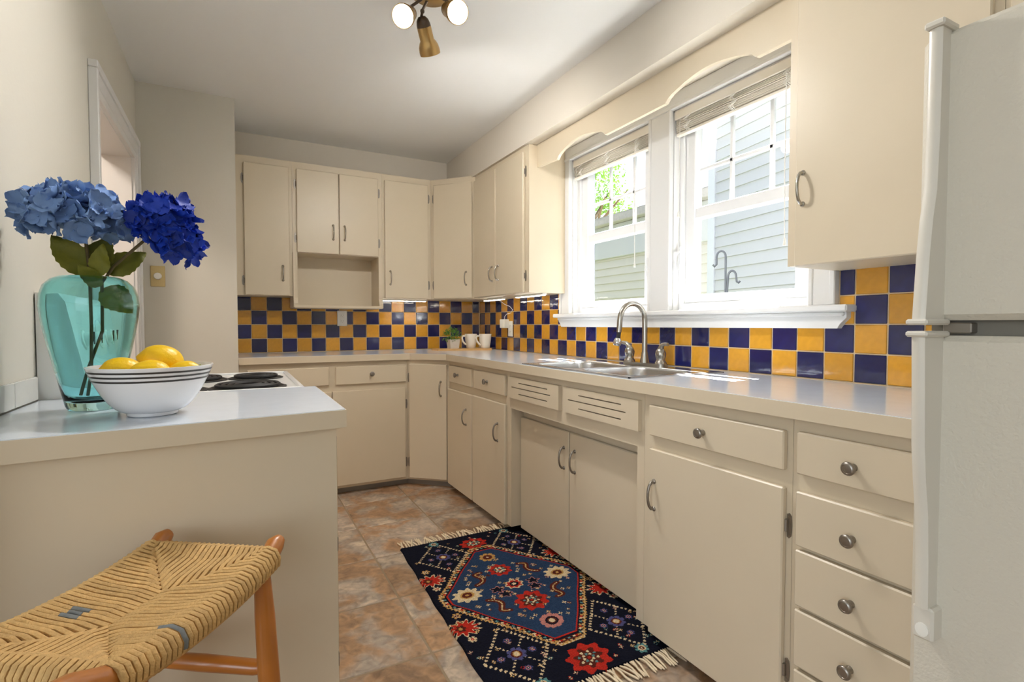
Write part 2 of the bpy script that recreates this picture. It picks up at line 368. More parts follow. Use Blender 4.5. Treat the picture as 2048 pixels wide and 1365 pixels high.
# ------------------------------------------------------------------ wall cabinets, back wall
ZT, ZB = 2.185, 1.295
a = thing('wall_cabinet', 'tall cream wall cabinet with one door beside the projecting wall', 'cabinet', (.18, 3.88, ZB), 'cream wall cabinets')
MB().box(.016, .345, 3.755, YB - .006, ZB, ZT).build('body', 'cream', a)
d = FB.door(a, .060, .326, 1.297, 2.140); H(FB, d, .284, 1.443)
for z in (2.04, 1.39): G(FB, d, .058, z, True)
a = thing('wall_cabinet', 'cream wall cabinet with two short doors above an open microwave shelf', 'cabinet', (.645, 3.88, 1.21), 'cream wall cabinets')
MB().box(.346, .938, 3.755, YB - .006, 1.585, ZT).build('body', 'cream', a)
d = FB.door(a, .372, .640, 1.588, 2.140); H(FB, d, .603, 1.736)
for z in (2.04, 1.685): G(FB, d, .370, z, True)
d = FB.door(a, .645, .911, 1.588, 2.140); H(FB, d, .679, 1.736)
for z in (2.04, 1.685): G(FB, d, .913, z, False)
MB().box(.372, .911, 3.965, YB - .007, 1.235, 1.586).build('niche_back', 'cream', a)
bracket = [(3.737, 1.586), (3.737, 1.285), (3.722, 1.25), (3.722, 1.222), (YB - .007, 1.222), (YB - .007, 1.586)]
MB().prism(bracket, .346, .373, 'x').build('side_panel', 'cream', a); MB().prism(bracket, .911, .938, 'x').build('side_panel', 'cream', a)
MB().rbox(.350, .934, 3.718, YB - .007, 1.218, 1.237, .003).build('shelf', 'cream', a)
a = thing('wall_cabinet', 'tall cream wall cabinet with one door next to the corner cabinet', 'cabinet', (1.12, 3.88, ZB), 'cream wall cabinets')
MB().box(.939, 1.305, 3.755, YB - .006, ZB, ZT).build('body', 'cream', a)
d = FB.door(a, .957, 1.281, 1.297, 2.140); H(FB, d, .995, 1.443)
for z in (2.042, 1.40): G(FB, d, 1.283, z, False)
# diagonal corner wall cabinet
A_, B_ = Vector((1.308, 3.755, 0)), Vector((1.545, 3.474, 0)); L_ = (B_ - A_).length; uu = (B_ - A_) / L_
FD = Face(A_, uu, (uu.y, -uu.x, 0))
a = thing('wall_cabinet', 'narrow diagonal corner wall cabinet with one cream door', 'cabinet', (1.6, 3.8, ZB), 'cream wall cabinets')
MB().prism([(1.306, 3.755), (1.545, 3.474), (XR - .002, 3.474), (XR - .002, YB - .006), (1.306, YB - .006)], ZB, ZT - .002).build('body', 'cream', a)
d = FD.door(a, .030, L_ - .020, 1.300, 2.140); H(FD, d, L_ - .065, 1.443)
for z in (2.042, 1.40): G(FD, d, .028, z, True)
# right wall cabinet beside the window
a = thing('wall_cabinet', 'cream double-door wall cabinet between the corner and the window', 'cabinet', (1.68, 3.08, ZB), 'cream wall cabinets')
MB().box(1.545, XR - .002, 2.689, 3.472, 1.298, 2.171).build('body', 'cream', a)
d = FU.door(a, -3.462, -3.113, 1.300, 2.135); H(FU, d, -3.155, 1.445)
for z in (2.02, 1.40): G(FU, d, -3.464, z, True)
d = FU.door(a, -3.108, -2.735, 1.300, 2.135); H(FU, d, -3.062, 1.445)
for z in (2.02, 1.40): G(FU, d, -2.733, z, False)
# near upper cabinet by the fridge, and the one over the fridge
a = thing('wall_cabinet', 'cream wall cabinet with one wide door between the window and the refrigerator', 'cabinet', (1.68, .8, 1.285), 'cream wall cabinets')
MB().box(1.545, XR - .002, .535, 1.05, 1.288, 2.171).build('body', 'cream', a)
d = FU.door(a, -1.018, -.552, 1.284, 2.150); H(FU, d, -.993, 1.518)
a = thing('wall_cabinet', 'short cream wall cabinet above the refrigerator', 'cabinet', (1.68, .15, 1.70), 'cream wall cabinets')
MB().box(1.545, XR - .002, -.25, .534, 1.70, 2.171).build('body', 'cream', a)
d = FU.door(a, -.520, -.145, 1.715, 2.150); H(FU, d, -.180, 1.80)
d = FU.door(a, -.140, .235, 1.715, 2.150); H(FU, d, -.105, 1.80)
# scalloped valance over the windows
XV = 1.60; top = [(2.688, 2.172), (1.051, 2.172)]
pr = [(2.688, 2.040), (2.56, 2.036)]
def scallop(yc, hw):                                       # ogee bump between yc+hw and yc-hw
    o = []
    for i in range(25):
        t_ = -1 + 2 * i / 24; y = yc - t_ * hw; e = abs(t_)
        z = 2.050 + .038 * math.cos(e * PI / 2 / .9) if e < .9 else 2.028 + .022 * max(0., (1 - e) / .1) ** 1.5
        o.append((y, z))
    return o
pr += scallop(2.262, .215) + scallop(1.432, .215) + [(1.051, 2.028)]
v = thing('window_valance', 'cream scalloped wooden valance across the top of the windows', 'valance', (XV, 1.87, 2.03))
MB().prism(pr + top[::-1], XV, XV + .018, 'x').build('board', 'cream', v)

# ------------------------------------------------------------------ base cabinets
def base_body(root, pts, z0=.045, z1=.868): return MB().prism(pts, z0, z1).build('body', 'cream', root)
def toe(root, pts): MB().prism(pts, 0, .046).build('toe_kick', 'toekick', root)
a = thing('base_cabinet', 'cream base cabinet with two drawers under the back counter', 'cabinet', (.55, 3.75, 0), 'cream base cabinets')
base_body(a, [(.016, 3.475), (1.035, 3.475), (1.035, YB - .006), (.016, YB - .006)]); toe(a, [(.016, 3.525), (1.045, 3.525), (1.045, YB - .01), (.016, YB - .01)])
d = FBB.door(a, .564, 1.022, .718, .834, name='drawer'); K(FBB, d, .79, .782)
d = FBB.door(a, .060, .523, .718, .834, name='drawer'); K(FBB, d, .29, .782)
d = FBB.door(a, .543, 1.019, .063, .677)
for z in (.565, .165): G(FBB, d, 1.021, z, False)
d = FBB.door(a, .060, .537, .063, .677); H(FBB, d, .50, .56)
# diagonal corner base
A_, B_ = Vector((1.038, 3.475, 0)), Vector((1.264, 3.272, 0)); L_ = (B_ - A_).length; uu = (B_ - A_) / L_; FDB = Face(A_, uu, (uu.y, -uu.x, 0))
a = thing('base_cabinet', 'narrow diagonal corner base cabinet with one tall door', 'cabinet', (1.5, 3.7, 0), 'cream base cabinets')
base_body(a, [(1.036, 3.475), (1.264, 3.271), (XR - .002, 3.271), (XR - .002, YB - .006), (1.036, YB - .006)])
toe(a, [(1.046, 3.525), (1.285, 3.305), (1.5, 3.305), (1.5, 3.7), (1.046, 3.7)])
d = FDB.door(a, .018, L_ - .014, .058, .838); H(FDB, d, L_ - .055, .675)
for z in (.745, .165): G(FDB, d, .016, z, True)
# right run
def unit(y0, y1, label, body=True):
    r = thing('base_cabinet', label, 'cabinet', (1.54, (y0 + y1) / 2, 0), 'cream base cabinets')
    if body:
        base_body(r, [(1.264, y0), (XR - .002, y0), (XR - .002, y1), (1.264, y1)])
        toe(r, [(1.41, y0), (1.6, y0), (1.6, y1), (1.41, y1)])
    return r
a = unit(2.405, 3.270, 'cream base cabinet with two small drawers over two narrow doors')
for y1, y0, kn in ((3.235, 2.869, 3.075), (2.836, 2.430, 2.64)):
    d = FR.door(a, -y1, -y0, .728, .839, name='drawer'); K(FR, d, -kn, .785)
d = FR.door(a, -3.262, -2.870, .042, .681); H(FR, d, -2.945, .537, True)
for z in (.555, .155): G(FR, d, -3.264, z, True)
d = FR.door(a, -2.852, -2.430, .042, .684); H(FR, d, -2.510, .524, True)
for z in (.59, .13): G(FR, d, -2.854, z, True)
a = unit(1.385, 2.404, 'cream sink cabinet with slotted vent panels and set-back double doors', False)
MB().box(1.264, 1.286, 1.385, 2.404, .670, .735).box(1.264, 1.286, 1.385, 2.404, .832, .868).box(1.264, 1.286, 1.385, 1.405, .735, .832).box(1.264, 1.286, 1.868, 1.916, .735, .832).box(1.264, 1.286, 2.382, 2.404, .735, .832).box(1.275, XR - .002, 1.386, 1.40, .672, .866).box(1.275, XR - .002, 2.39, 2.403, .672, .866).box(1.264, 1.72, 2.384, 2.404, .045, .67).box(1.264, 1.72, 1.385, 1.422, .045, .67).build('frame', 'cream', a)
MB().box(1.337, 1.72, 1.422, 2.384, .045, .67).build('body', 'cream', a)
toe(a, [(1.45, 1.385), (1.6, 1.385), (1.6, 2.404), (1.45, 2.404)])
for y1, y0 in ((2.388, 1.911), (1.875, 1.399)):
    c = (y0 + y1) / 2; q = MB(); zc = .729; hs_ = .0022     # real slits cut through the panel
    for z, hw, off in ((.757, .135, .01), (.786, .185, -.015), (.812, .135, .01)):
        q.add([FR.p(*v) for v in MB().box(-y1, -y0, 0, .018, zc, z - hs_).v], MB().box(0, 1, 0, 1, 0, 1).f)
        for u0, u1 in ((-y1, -c - hw + off), (-c + hw + off, -y0)): q.add([FR.p(*v) for v in MB().box(u0, u1, 0, .018, z - hs_, z + hs_).v], MB().box(0, 1, 0, 1, 0, 1).f)
        zc = z + hs_
    q.add([FR.p(*v) for v in MB().box(-y1, -y0, 0, .018, zc, .838).v], MB().box(0, 1, 0, 1, 0, 1).f)
    q.build('vent_panel', 'cream', a)
FRS = Face((1.335, 0, 0), (0, -1, 0), (-1, 0, 0))
d = FRS.door(a, -2.380, -1.935, .032, .622); H(FRS, d, -1.972, .498, True)
for z in (.56, .13): G(FRS, d, -2.378, z, True, .006)
d = FRS.door(a, -1.928, -1.430, .032, .622); H(FRS, d, -1.886, .498, True)
a = unit(.835, 1.384, 'cream base cabinet with one wide drawer over one wide door')
d = FR.door(a, -1.347, -.850, .727, .831, name='drawer'); K(FR, d, -1.112, .778)
d = FR.door(a, -1.345, -.850, .042, .683); H(FR, d, -1.318, .527, True)
for z in (.583, .20): G(FR, d, -.848, z, False)
a = unit(.486, .834, 'cream base cabinet with a stack of drawers beside the refrigerator')
for z0, z1 in ((.728, .835), (.545, .684), (.392, .535), (.236, .382), (.060, .226)):
    d = FR.door(a, -.816, -.500, z0, z1, name='drawer'); K(FR, d, -.677, (z0 + z1) / 2 - .004)
# ------------------------------------------------------------------ countertop (laminate with painted edge), with a cut-out for the sink
ct = thing('countertop', 'pale blue-grey laminate countertop with cream edge under the windows', 'countertop', (1.5, 2.6, .868))
m = MB()
hx, hy = (1.268, 1.730), (1.468, 2.232); XB, YT = XR - .006, YB - .006
for x0, x1, y0, y1 in ((1.236, XB, .484, hy[0]), (1.236, hx[0], *hy), (hx[1], XB, *hy), (1.236, XB, hy[1], 3.255)): m.box(x0, x1, y0, y1, .902, .910)
m.prism([(1.236, 3.255), (1.045, 3.447), (.016, 3.447), (.016, YT), (XB, YT), (XB, 3.255)], .902, .910)
m.build('laminate_top', 'laminate', ct)
m = MB(); e = .022
m.prism([(.016, 3.445), (1.0445, 3.445), (1.2335, 3.2545), (1.2335, .484), (1.2335 + e, .484), (1.2335 + e, 3.263), (1.053, 3.445 + e), (.016, 3.445 + e)], .868, .9085)
m.build('front_edge', 'cream', ct)
MB().box(1.256, XB, .484, hy[0], .868, .902).box(1.256, XB, hy[1], 3.26, .868, .902).build('underside', 'cream', ct)
# ------------------------------------------------------------------ sink and faucet
def rrect(x0, x1, y0, y1, r, n=6):
    o = []
    for cx, cy, a0 in ((x1 - r, y1 - r, 0), (x0 + r, y1 - r, PI / 2), (x0 + r, y0 + r, PI), (x1 - r, y0 + r, 1.5 * PI)):
        o += [(cx + r * math.cos(a0 + PI / 2 * i / n), cy + r * math.sin(a0 + PI / 2 * i / n)) for i in range(n + 1)]
    return o
sk = thing('sink', 'double-bowl stainless steel sink set into the counter', 'sink', (1.5, 1.85, .75))
rim = MB()
for k, (y0, y1, b0, b1) in enumerate(((1.455, 1.852, 1.492, 1.838), (1.852, 2.248, 1.868, 2.212))):
    hole = rrect(1.292, 1.632, b0, b1, .07); n = len(hole); c = (1.462, (b0 + b1) / 2); outer = []
    X0, X1 = 1.252, 1.745
    for p in hole:
        dx, dy = p[0] - c[0], p[1] - c[1]
        tx = ((X1 if dx > 0 else X0) - c[0]) / dx if abs(dx) > 1e-6 else 1e9; ty = ((y1 if dy > 0 else y0) - c[1]) / dy if abs(dy) > 1e-6 else 1e9
        t_ = min(tx, ty); outer.append((c[0] + dx * t_, c[1] + dy * t_))
    for tgt in ((X0, y0), (X0, y1), (X1, y0), (X1, y1)):
        j = min(range(n), key=lambda i: (outer[i][0] - tgt[0]) ** 2 + (outer[i][1] - tgt[1]) ** 2); outer[j] = tgt
    rim.add([(x, y, .9145) for x, y in hole] + [(x, y, .9145) for x, y in outer], [(i, (i + 1) % n, n + (i + 1) % n, n + i) for i in range(n)])
    bw = MB(); loops = []
    for ins, z in ((-.004, .9150), (.002, .914), (.008, .905), (.014, .86), (.018, .78), (.03, .757), (.06, .748), (.12, .745)):
        lp = rrect(1.292 + ins, 1.632 - ins, b0 + ins, b1 - ins, max(.02, .07 - ins * .3)); loops.append([(x, y, z) for x, y in lp])
    vs = [p for l in loops for p in l]; fs = [(j * n + i, j * n + (i + 1) % n, (j + 1) * n + (i + 1) % n, (j + 1) * n + i) for j in range(len(loops) - 1) for i in range(n)]
    fs.append(tuple((len(loops) - 1) * n + i for i in range(n)))
    bo = bw.add(vs, fs).build('basin', 'steel', sk, 60, recalc=False)
    MB().lathe([(.038, 0), (.038, .003), (.03, .0035), (.028, .001), (0, .001)], (c[0], c[1], .7455), 20).build('drain', 'chrome', bo, 40)
rim.box(1.252, 1.258, 1.455, 2.248, .9105, .9145).box(1.739, 1.745, 1.455, 2.248, .9105, .9145).box(1.252, 1.745, 1.455, 1.461, .9105, .9145).box(1.252, 1.745, 2.242, 2.248, .9105, .9145)
rim.build('rim', 'steel', sk, recalc=False)
fc = thing('faucet', 'brushed nickel gooseneck faucet with two lever handles behind the sink', 'faucet', (1.70, 1.87, .914))
FX, FY = 1.700, 1.868
m = MB().prism(rrect(FX - .027, FX + .027, FY - .135, FY + .135, .024), .914, .927); 
m.build('base_plate', 'nickel', fc, 40)
path = [(FX, FY, .925), (FX, FY, 1.00), (FX, FY, 1.09)] + [(FX - .072 + .072 * math.cos(i * PI / 12), FY + .006 * i / 12, 1.125 + .078 * math.sin(i * PI / 12)) for i in range(0, 13)] + [(FX - .145, FY + .008, 1.09)]
sp = MB().tube(path, .0125, 12).lathe([(.022, 0), (.021, .006), (.016, .03), (.0135, .05)], (FX, FY, .926), 16).build('spout', 'nickel', fc, 60)
hd = (-.15, .1, -1)
MB().tube([(FX - .145, FY + .008, 1.092), (FX - .1475, FY + .0085, 1.070)], .0118, 12).build('collar', 'nickel', sp, 40)
MB().tube([(FX - .147, FY + .008, 1.072), (FX - .152, FY + .009, 1.040)], [.0095, .0105], 12).build('swivel', 'black_rubber', sp, 40)
MB().lathe([(.010, 0), (.015, .006), (.0185, .018), (.0185, .028), (.014, .036), (0, .036)], (FX - .151, FY + .009, 1.044), 16, hd).build('spray_head', 'chrome', sp, 50)
for sy in (1, -1):
    y = FY + sy * .105
    h = MB().lathe([(.027, 0), (.026, .008), (.021, .014), (.019, .022), (.0225, .035), (.024, .048), (.021, .062), (.013, .072), (0, .076)], (FX, y, .926), 18).build('valve', 'nickel', fc, 60)
    MB().tube([(FX, y, .985), (FX - .002, y + sy * .004, 1.002), (FX - .006, y + .018 * sy, 1.015), (FX - .012, y + .040 * sy, 1.018), (FX - .016, y + .060 * sy, 1.017)], [.016, .013, .0095, .0085, .0075], 10).build('lever', 'nickel', h, 60)
# ------------------------------------------------------------------ windows
m = MB()
trim = tag(link('trim_3', None, None, (XR, 1.9, 1.09)), 'white casing boards around the pair of windows', 'trim', kind='structure')
def board(n, *a, b=.003): MB().rbox(*a, b).build(n, 'white', trim)
board('side_casing', XR - .022, XR, 2.640, 2.728, 1.172, 2.101); board('outer_bead', XR - .030, XR, 2.724, 2.745, 1.172, 2.17)
board('inner_bead', XR - .027, XR, 2.638, 2.655, 1.172, 2.10)
board('mullion_casing', XR - .022, XR, 1.815, 1.957, 1.172, 2.101); board('inner_bead', XR - .027, XR, 1.8135, 1.835, 1.172, 2.10); board('inner_bead', XR - .027, XR, 1.940, 1.9585, 1.172, 2.10)
board('side_casing', XR - .022, XR, 1.052, 1.140, 1.172, 2.101); board('outer_bead', XR - .030, XR, 1.046, 1.066, 1.172, 2.17); board('inner_bead', XR - .027, XR, 1.125, 1.142, 1.172, 2.10)
board('head_casing', XR - .0225, XR, 1.046, 2.745, 2.10, 2.172); board('head_bead', XR - .0275, XR, 1.06, 2.73, 2.0975, 2.115)
board('window_stool', 1.758, 1.875, .988, 2.765, 1.148, 1.172, b=.005)
MB().prism([(2.745, 1.149), (2.745, 1.128), (2.725, 1.108), (2.715, 1.092), (1.035, 1.092), (1.025, 1.108), (1.005, 1.128), (1.005, 1.149)], 1.790, XR, 'x').build('apron', 'white', trim)
MB().rbox(1.776, XR, 1.01, 2.74, 1.134, 1.149, .004).build('apron_moulding', 'white', trim)
def window(n, yc, hw, vm, label):
    r = tag(link('window_%d' % n, None, None, (1.87, yc, 1.172)), label, 'window', kind='structure')
    y0, y1 = yc - hw, yc + hw; z0, z1 = 1.172, 2.10
    q = MB().box(XR - .002, 1.96, y0, y0 + .012, z0, z1).box(XR - .002, 1.96, y1 - .012, y1, z0, z1).box(XR - .002, 1.96, y0, y1, z1 - .012, z1)
    q.build('jamb', 'white', r)
    f0, f1 = y0 + .012, y1 - .012
    q = MB().rbox(1.850, 1.955, f0, f0 + .030, z0, z1, .003).rbox(1.850, 1.955, f1 - .030, f1, z0, z1, .003).rbox(1.851, 1.954, f0 + .001, f1 - .001, z0 + .001, 1.205, .003).rbox(1.851, 1.954, f0 + .001, f1 - .001, z1 - .04, z1 - .013, .003)
    q.build('frame', 'vinyl', r)
    g0, g1 = yc - .243, yc + .243; s0, s1 = f0 + .028, f1 - .028
    q = MB().rbox(1.862, 1.91, s0, g0, 1.203, z1 - .03, .004).rbox(1.862, 1.91, g1, s1, 1.203, z1 - .03, .004).rbox(1.863, 1.909, s0 + .001, s1 - .001, 1.204, 1.243, .004).rbox(1.863, 1.909, s0 + .001, s1 - .001, 2.02, z1 - .031, .004)
    sa = q.build('sash', 'vinyl', r)
    MB().rbox(1.866, 1.908, g0 - .002, g1 + .002, 1.588, 1.640, .004).build('check_rail', 'vinyl', sa)
    for v_ in vm: MB().rbox(1.893, 1.909, v_ - .009, v_ + .009, 1.638, 2.022, .003).build('muntin', 'vinyl', sa)
    MB().rbox(1.893, 1.909, g0, g1, 1.806, 1.824, .003).build('muntin', 'vinyl', sa)
    MB().box(1.899, 1.902, g0 - .01, g1 + .01, 1.235, 1.600).build('pane', 'pane', r); MB().box(1.899, 1.902, g0 - .01, g1 + .01, 1.628, 2.03).build('pane', 'pane', r)
    # crank operator and lock lever
    c = yc + (.0 if n == 1 else -.115)
    cr = MB().prism([(c - .085, 1.173), (c + .085, 1.173), (c + .07, 1.186), (c + .055, 1.206), (c - .055, 1.206), (c - .07, 1.190)], 1.800, 1.850, 'x').build('crank_housing', 'vinyl', r)
    MB().tube([(1.806, c - .05, 1.206), (1.800, c - .03, 1.214), (1.797, c, 1.216), (1.797, c + .03, 1.212), (1.80, c + .05, 1.207)], .006, 8).build('crank_handle', 'vinyl', cr, 50)
    yl = f0 + .018 if n == 1 else f1 - .018
    lk = MB().rbox(1.838, 1.852, yl - .008, yl + .008, 1.36, 1.47, .004).build('lock_plate', 'vinyl', r)
    MB().tube([(1.84, yl, 1.45), (1.815, yl, 1.43), (1.808, yl, 1.40), (1.815, yl, 1.365), (1.825, yl, 1.345)], [.006, .006, .005, .006, .006], 8).build('lock_lever', 'vinyl', lk, 50)
    return r
window(1, 2.2975, .3425, (2.372, 2.174), 'white vinyl crank window nearer the corner cabinet, with tree and sky outside')
window(2, 1.480, .340, (1.554, 1.364), 'white vinyl crank window nearer the refrigerator, facing neighbouring white siding')
def blind(yc, hw, label, tassel_y, wand_y):
    r = thing('window_blind', label, 'blind', (1.84, yc, 1.98), 'raised window blinds')
    MB().rbox(1.812, 1.848, yc - hw, yc + hw, 2.050, 2.090, .003).build('head_rail', 'blind', r)
    sm = MB().rbox(-.0125, .0125, -hw + .003, hw - .003, -.0013, .0013, .001).mesh('slat', 'blind')
    for k in range(14): link('slat', sm, r, (1.832 + random.uniform(-.002, .002), yc, 2.046 - k * .0039), (0, random.uniform(-.10, .10), random.uniform(-.002, .002)))
    MB().rbox(1.820, 1.846, yc - hw + .002, yc + hw - .002, 1.976, 1.990, .003).build('bottom_rail', 'blind', r)
    for fy in (-.75, 0, .75):
        q = MB()
        for k in range(3):
            y = yc + fy * hw + (k - 1) * .008
            q.tube([(1.815, y, 2.05), (1.806, y + .012, 2.035), (1.808, y - .010, 2.018), (1.806, y + .01, 2.0), (1.815, y, 1.985)], .0016, 5)
        q.build('ladder_cord', 'cord', r)
    zt = 1.50
    q = MB().tube([(1.815, tassel_y, 2.05), (1.812, tassel_y, 1.8), (1.812, tassel_y + .002, 1.26)], .0016, 5)
    q.build('lift_cord', 'cord', r)
    for z in (1.60, 1.25): MB().lathe([(.002, .03), (.004, .024), (.006, .004), (.009, 0), (0, 0)], (1.812, tassel_y + .001, z), 10).build('tassel', 'plastic', r, 40)
    MB().tube([(1.815, wand_y, 2.05), (1.813, wand_y, 1.7), (1.813, wand_y - .004, 1.42)], .0018, 6).build('tilt_cord', 'cord', r)
    MB().lathe([(.002, .03), (.004, .02), (.0065, 0), (0, 0)], (1.813, wand_y - .004, 1.40), 10).build('tassel', 'plastic', r, 40)
blind(2.2975, .326, 'white blind pulled up in the window nearer the corner cabinet', 2.592, 2.075)
blind(1.480, .324, 'white blind pulled up in the window nearer the refrigerator', 1.772, 1.25)

# ------------------------------------------------------------------ refrigerator
fr = thing('refrigerator', 'off-white textured top-freezer refrigerator with long plastic handles', 'refrigerator', (1.45, .13, 0))
y0, y1 = -.225, .482
MB().rbox(1.135, 1.80, y0 + .005, y1 - .005, .02, 1.585, .006).build('body', 'fridge', fr)
fz = MB().rbox(1.07, 1.128, y0, y1, 1.112, 1.602, .010).build('freezer_door', 'fridge', fr); ld = MB().rbox(1.07, 1.128, y0, y1, .09, 1.086, .010).build('lower_door', 'fridge', fr)
MB().box(1.10, 1.137, y0 + .01, y1 - .012, .10, 1.595).build('gasket', 'gasket', fr)
MB().box(1.14, 1.76, y0 + .02, y1 - .02, .0, .08).build('base_grille', 'gasket', fr)
def loft(levels):                                          # levels: (z, x_out, x_in, ya, yb)
    q = MB(); n = 8
    for z, xo, xi, ya, yb in levels:
        c = .3 * (yb - ya)
        q.v += [(xi, ya, z), (xo + c * .6, ya, z), (xo, ya + c, z), (xo, yb - c, z), (xo + c * .6, yb, z), (xi, yb, z), (xi + .002, (ya + yb) / 2, z), (xi + .002, (ya + yb) / 2, z)]
    m_ = len(levels)
    q.f = [(j * n + k, j * n + (k + 1) % n, (j + 1) * n + (k + 1) % n, (j + 1) * n + k) for j in range(m_ - 1) for k in range(n)] + [tuple(range(n)), tuple((m_ - 1) * n + k for k in range(n))]
    return q
YA, YZ = .440, .4595
h = loft([(z, x, 1.072, YA, YZ) for z, x in ((1.602, 1.040), (1.55, 1.040), (1.42, 1.038), (1.33, 1.033), (1.28, 1.022), (1.22, 1.014), (1.112, 1.005))]).build('handle', 'fridge_plastic', fz, 35)
MB().rbox(1.034, 1.085, .434, .464, 1.600, 1.612, .003).build('handle_cap', 'fridge_plastic', h); MB().rbox(1.000, 1.08, .434, .466, 1.104, 1.114, .003).build('handle_cap', 'fridge_plastic', h)
h = loft([(z, x, 1.072, YA, YZ) for z, x in ((1.086, 1.005), (1.00, 1.009), (.90, 1.013), (.84, 1.020), (.78, 1.030), (.70, 1.035), (.615, 1.037))]).build('handle', 'fridge_plastic', ld, 35)
MB().rbox(1.000, 1.08, .434, .466, 1.084, 1.094, .003).build('handle_cap', 'fridge_plastic', h)
cp = MB().rbox(1.040, 1.074, .432, .464, .560, .618, .004).build('handle_foot', 'fridge_plastic', h)
MB().lathe([(.010, 0), (.010, .0015), (0, .002)], (1.040, .448, .578), 14, (-1, 0, 0), sx=1.2).build('screw_cover', 'plastic', cp, 40)
MB().rbox(1.078, 1.12, .405, .445, 1.090, 1.108, .002).build('hinge', 'pewter', fr)

# ------------------------------------------------------------------ peninsula
def skew(x): return 1.235 + (x - .224) * (.064 / .575)
pc = thing('base_cabinet', 'cream peninsula cabinet with a plain painted back panel behind the stool', 'cabinet', (-.12, 1.5, 0), 'cream base cabinets')
o = .022
MB().prism([(XL + .002, skew(XL) + o), (.200, skew(.2) + o), (.200, 1.735), (XL + .002, 1.735)], .0, .868).build('body', 'cream', pc)
MB().prism([(XL + .003, skew(XL) + o - .006), (.2035, skew(.2) + o - .006), (.2035, skew(.2) + o), (XL + .003, skew(XL) + o)], .005, .868).build('back_panel', 'cream', pc)
FP = Face((.200, 0, 0), (0, 1, 0), (1, 0, 0))
d = FP.door(pc, 1.29, 1.72, .09, .84, th=.012)
for z in (.58, .30): link('hinge', HINGE, d, (.2015, 1.283, z), (0, PI, PI / 2))
pt = thing('countertop', 'pale blue-grey laminate peninsula countertop with cream edge under vase and bowl', 'countertop', (-.12, 1.5, .868))
MB().prism([(XL + .009, skew(XL) + .003), (.222, skew(.222) + .003), (.222, 1.748), (XL + .009, 1.748)], .902, .910).build('laminate_top', 'laminate', pt)
MB().prism([(XL + .002, skew(XL)), (.2245, skew(.2245)), (.2245, 1.748), (.204, 1.748), (.204, skew(.2) + .022), (XL + .002, skew(XL) + .022)], .868, .9085).build('front_edge', 'cream', pt)
# ------------------------------------------------------------------ stove
sv = thing('stove', 'white electric coil stove with tall backguard behind the peninsula', 'stove', (-.13, 2.06, 0))
MB().rbox(-.430, .165, 1.755, 2.375, .03, .895, .004).build('body', 'enamel', sv)
m = MB().rbox(-.445, .192, 1.752, 2.378, .893, .903, .004)
for a_ in ((-.445, .192, 1.752, 1.764, .900, .911), (-.445, .192, 2.366, 2.378, .900, .911), (.176, .192, 1.752, 2.378, .900, .911)): m.rbox(*a_, .003)
m.build('cooktop', 'enamel', sv)
od = MB().rbox(.165, .195, 1.78, 2.35, .22, .80, .006).build('oven_door', 'enamel', sv); MB().tube([(.20, 1.82, .76), (.225, 1.84, .765), (.225, 2.29, .765), (.20, 2.31, .76)], .009, 8).build('handle', 'chrome', od, 50)
MB().rbox(.165, .19, 1.78, 2.35, .05, .205, .005).build('drawer', 'enamel', sv)
bgd = MB().prism([(XL + .003, .890), (-.345, .890), (-.352, .955), (-.395, 1.165), (-.412, 1.187), (XL + .003, 1.187)], 1.752, 2.378, 'y').build('backguard', 'enamel', sv)
nrm = Vector((.21, 0, .043)).normalized()
for k, y in enumerate((1.84, 1.95, 2.18, 2.29)):
    kb = MB().lathe([(.028, 0), (.027, .004), (.02, .006), (.019, .02), (.016, .023), (0, .023)], (-.374, y, 1.062), 18, nrm).build('control_knob', 'plastic', bgd, 40)
    MB().rbox(-.353, -.346, y - .003, y + .003, 1.05, 1.085, .001).build('pointer', 'black_rubber', kb)
MB().lathe([(.045, 0), (.045, .003), (.04, .004), (0, .004)], (-.376, 2.065, 1.075), 24, nrm).build('clock_dial', 'plastic', bgd, 40)
for bx, by, r in ((.035, 1.868, .102), (.068, 2.190, .082), (-.135, 2.185, .098), (-.165, 1.868, .080)):
    b = MB().lathe([(r + .012, .0), (r + .012, .004), (r + .004, .006), (r - .004, .001), (r * .4, -.004 + .006), (0, .002)], (bx, by, .902), 32).build('drip_pan', 'coil', sv, 40)
    for k in range(4):
        rr = r - .012 - k * (r - .03) / 4
        MB().tube([(bx + rr * math.cos(2 * PI * i / 28), by + rr * math.sin(2 * PI * i / 28), .913) for i in range(28)] + [(bx + rr, by, .913)], .0058, 6).build('coil', 'coil', b, 50)
